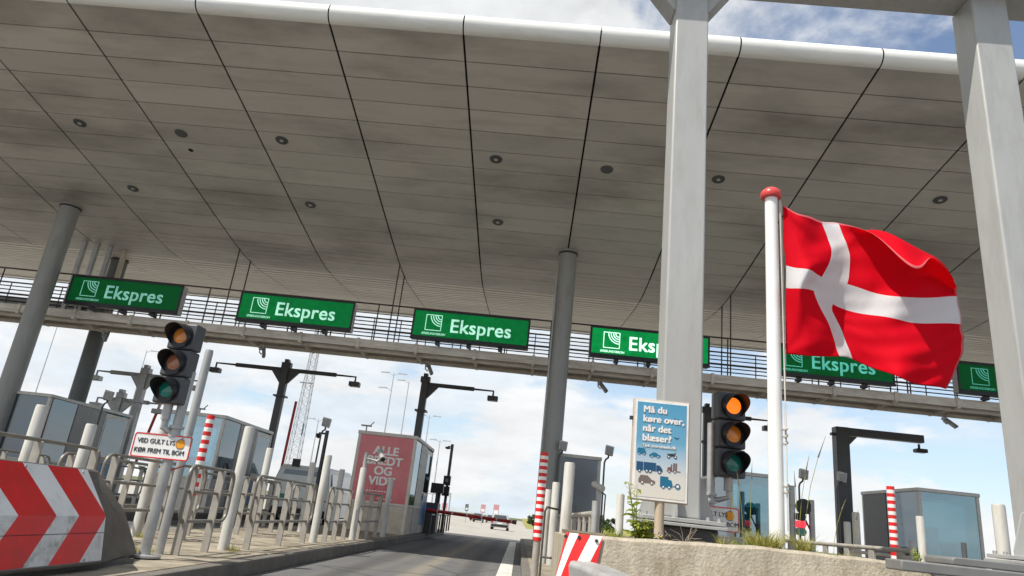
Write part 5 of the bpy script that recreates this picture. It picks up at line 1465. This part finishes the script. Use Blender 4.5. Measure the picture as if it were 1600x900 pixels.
# trees and bushes
def leafy(x, y, z, rx, rz, n, label, m, trunk=True, ls=.5):
    t = thing('bush', label, 'bush', (x, y, z), 0, 'bushes beyond the plaza')
    b = bmesh.new(); tube(b, [(0, 0, 0), (.1, 0, rz*.6), (.2, .1, rz*1.2)], .18, 8, r1=.06)
    for k in range(4):
        a = k*1.6; tube(b, [(.05, 0, rz*.4), (rx*.5*math.cos(a), rx*.5*math.sin(a), rz*1.1)], .08, 6, r1=.03)
    build('trunk', b, 'bark', t)
    clumps = [(random.gauss(0, rx*.42), random.gauss(0, rx*.42), rz*(.45+random.random()*1.2), random.uniform(.3, .55)*rz) for _ in range(16)]
    b = bmesh.new()
    for _ in range(n):
        c = random.choice(clumps)
        d = Vector((random.gauss(0, 1), random.gauss(0, 1), random.gauss(0, .8))).normalized()*c[3]*random.uniform(.6, 1.05)
        p = Vector(c[:3])+d
        if p.z < .1: continue
        s = ls*random.uniform(.5, 1.1)
        a, e = frame_of(Vector((random.gauss(0, 1), random.gauss(0, 1), random.gauss(.4, 1))))
        b.faces.new([b.verts.new(p+a*s*q[0]+e*s*q[1]) for q in ((-.5, 0), (0, -.3), (.5, 0), (0, .35))])
    build('crown', b, m, t, smooth=False)
    return t
leafy(4.3, 152, -.3, 3.0, 1.35, 1500, 'dark bush just left of the middle column beyond the verge', 'leaf_dark')
leafy(15.4, 150, 0.0, 2.6, 1.75, 1500, 'green bush seen between the right railing and the tall weed', 'leaf_mid')
leafy(19.5, 156, 0.0, 3.2, 1.6, 1500, 'darker green bush behind the tall weed on the bed', 'leaf_dark')
leafy(-92, 150, 0.2, 9, 3.0, 1500, 'broad dark bush at the far left beyond the back railings', 'leaf_dark', ls=1.0)
leafy(-60, 150, 0.2, 8, 2.0, 1200, 'low dark bush beyond the left lane beside the grey masts', 'leaf_dark', ls=1.0)

# ------------------------------------------------------------------ weeds on the bed
def blades(n, r, h, lean=.4, w=.006, seed=0):
    rnd = random.Random(seed); b = bmesh.new()
    for _ in range(n):
        a = rnd.uniform(0, 6.28); rr = r*math.sqrt(rnd.random()); p = Vector((rr*math.cos(a), rr*math.sin(a), 0))
        d = Vector((math.cos(a)+rnd.gauss(0, .6), math.sin(a)+rnd.gauss(0, .6), 0)); ht = h*rnd.uniform(.4, 1.0)
        sd = Vector((rnd.gauss(0, 1), rnd.gauss(0, 1), 0)).normalized()*w
        prev = None
        for k in range(4):
            u = k/3; q = p+Vector((0, 0, ht*u))+d*lean*ht*u*u; ww = sd*(1-u*.92)
            cur = (b.verts.new(q-ww), b.verts.new(q+ww))
            if prev: b.faces.new((prev[0], prev[1], cur[1], cur[0]))
            prev = cur
    return b
for x, y, z, r, h, n, m, lab in ((1.93, 5.72, .90, .12, .18, 420, 'straw', 'dense yellowish grass tuft at the left foot of the flagpole'),
                              (2.24, 5.75, .90, .05, .19, 170, 'straw', 'narrow upright grass tuft at the right foot of the flagpole'),
                              (2.33, 5.70, .90, .08, .07, 80, 'weed', 'low green weed on the wall right of the flagpole'),
                              (1.62, 5.75, .90, .05, .11, 60, 'straw', 'thin grass tuft below the right notice board'),
                              (1.75, 5.72, .90, .04, .09, 50, 'weed', 'small green weed between the notice board and the flagpole tuft'),
                              (2.62, 5.85, .90, .07, .07, 80, 'straw', 'low dry tuft on the wall below the right camera mast'),
                              (.74, 5.62, .87, .07, .10, 90, 'weed', 'low green weed at the left end of the concrete wall top')):
    tag(build('grass_tuft', blades(n, r, h, .55, .004, int(x*100)), m, loc=(x, y, z), smooth=False), lab, 'grass', 'tufts on the bed')
def stalk(x, y, z, h, lean, label):
    t = thing('grass_stalk', label, 'grass', (x, y, z), 0, 'tall grass stalks by the flagpole')
    b = bmesh.new(); pts = [(lean*u*u, 0, h*u) for u in (0, .3, .6, .85, 1)]
    tube(b, pts, .0024, 5); build('stem', b, 'straw', t)
    b = bmesh.new(); p = Vector(pts[-2]); q = Vector(pts[-1]); tube(b, [p, p.lerp(q, .3), p.lerp(q, .7), q+(q-p)*.3], .007, 6, r1=.001); build('seed_head', b, 'seed', t)
stalk(2.36, 6.05, .88, .98, .20, 'tallest seeding grass stalk bending right of the flagpole')
stalk(2.30, 6.0, .88, .80, .10, 'shorter grass stalk close to the right side of the flagpole')
stalk(2.28, 5.95, .88, .66, -.02, 'upright grass stalk against the flagpole base on the right')
stalk(1.85, 6.0, .88, .62, -.05, 'grass stalk left of the flagpole before the teal booth')
stalk(1.92, 6.05, .88, .70, .02, 'straight grass stalk nearest the left side of the flagpole')
stalk(1.76, 5.95, .88, .56, -.03, 'short grass stalk left of the flagpole beneath the signal')
stalk(2.62, 6.1, .88, .50, .12, 'bent grass stalk between the floodlight post and the camera mast')
stalk(2.78, 6.1, .88, .42, .06, 'lowest grass stalk beside the stout camera mast')
def leaf_plant(x, y, z, h, n, label, m, ls, flowers=False, seed=1, spread=.07):
    rnd = random.Random(seed)
    t = thing('weed_plant', label, 'plant', (x, y, z), 0, 'leafy weeds on the bed')
    b = bmesh.new(); stems = []
    for k in range(3):
        a = rnd.uniform(0, 6.28); e = Vector((math.cos(a)*spread, math.sin(a)*spread, h*rnd.uniform(.75, 1)))
        tube(b, [(0, 0, 0), e*.5+Vector((0, 0, .05*h)), e], .005, 6, r1=.002); stems.append(e)
    build('stem', b, m, t)
    b = bmesh.new()
    for _ in range(n):
        e = rnd.choice(stems); u = rnd.uniform(.08, 1); p = e*u
        a = rnd.uniform(0, 6.28); d = Vector((math.cos(a), math.sin(a), rnd.uniform(-.3, .7))).normalized()
        L0 = ls*rnd.uniform(.6, 1.2)*(1.15-.5*u); s = d.cross(Vector((0, 0, 1))).normalized()*L0*.17
        q0, q1, q2 = p, p+d*L0*.5+Vector((0, 0, .01)), p+d*L0-Vector((0, 0, L0*.15))
        b.faces.new([b.verts.new(v) for v in (q0, q1-s, q2, q1+s)])
    build('leaf', b, m, t, smooth=False)
    if flowers:
        b = bmesh.new()
        for _ in range(7):
            p = Vector((rnd.uniform(-.22, .2), rnd.uniform(-.1, .0), rnd.uniform(.02, .07))); lathe(b, [(.001, -.008), (.016, 0), (.001, .009)], 8, *p)
        build('flower', b, 'weed_y', t)
leaf_plant(.93, 5.75, .87, .50, 62, 'tall leafy yellow-green weed in front of the poster', 'weed', .115, True, 3, .10)
leaf_plant(.98, 5.72, .87, .17, 120, 'bushy low weed at the foot of the tall weed', 'weed', .10, False, 5, .10)
leaf_plant(1.10, 5.80, .87, .10, 60, 'brownish low weed between the tall weed and the poster post', 'twig', .08, False, 9, .09)
leaf_plant(3.28, 6.0, .86, .22, 60, 'small bright green plant in front of the right booth', 'weed', .08, False, 7, .05)
b = bmesh.new(); rnd = random.Random(4)
for k in range(16):
    a = rnd.uniform(0, 3.14); p = Vector((0, 0, 0)); pts = [p]
    d = Vector((math.cos(a), rnd.uniform(-.3, .3), rnd.uniform(.25, 1)))
    for q in range(4):
        d = (d+Vector((rnd.gauss(0, .3), rnd.gauss(0, .2), rnd.gauss(0, .3)))).normalized(); pts.append(pts[-1]+d*.045)
    tube(b, pts, .0028, 4, r1=.001)
tag(build('dry_twigs', b, 'twig', loc=(1.38, 6.05, .89)), 'bundle of dry grey twigs right of the poster post', 'twigs')

for x, y, h, lab in ((-3.62, 9.30, .10, 'small weed at the foot of the big kerb bollard'), (-3.95, 7.75, .12, 'small weed between the two slender grey poles on the island'),
                     (-4.05, 8.1, .07, 'tiny weed behind the foot of the tall slender grey pole'), (-5.05, 9.75, .10, 'small weed at the foot of the thick beige bollard')):
    tag(build('grass_tuft', blades(60, .09, h, .6, .004, int(-x*100)), 'straw', loc=(x, y, .176), smooth=False), lab, 'grass', 'weeds on the left island')
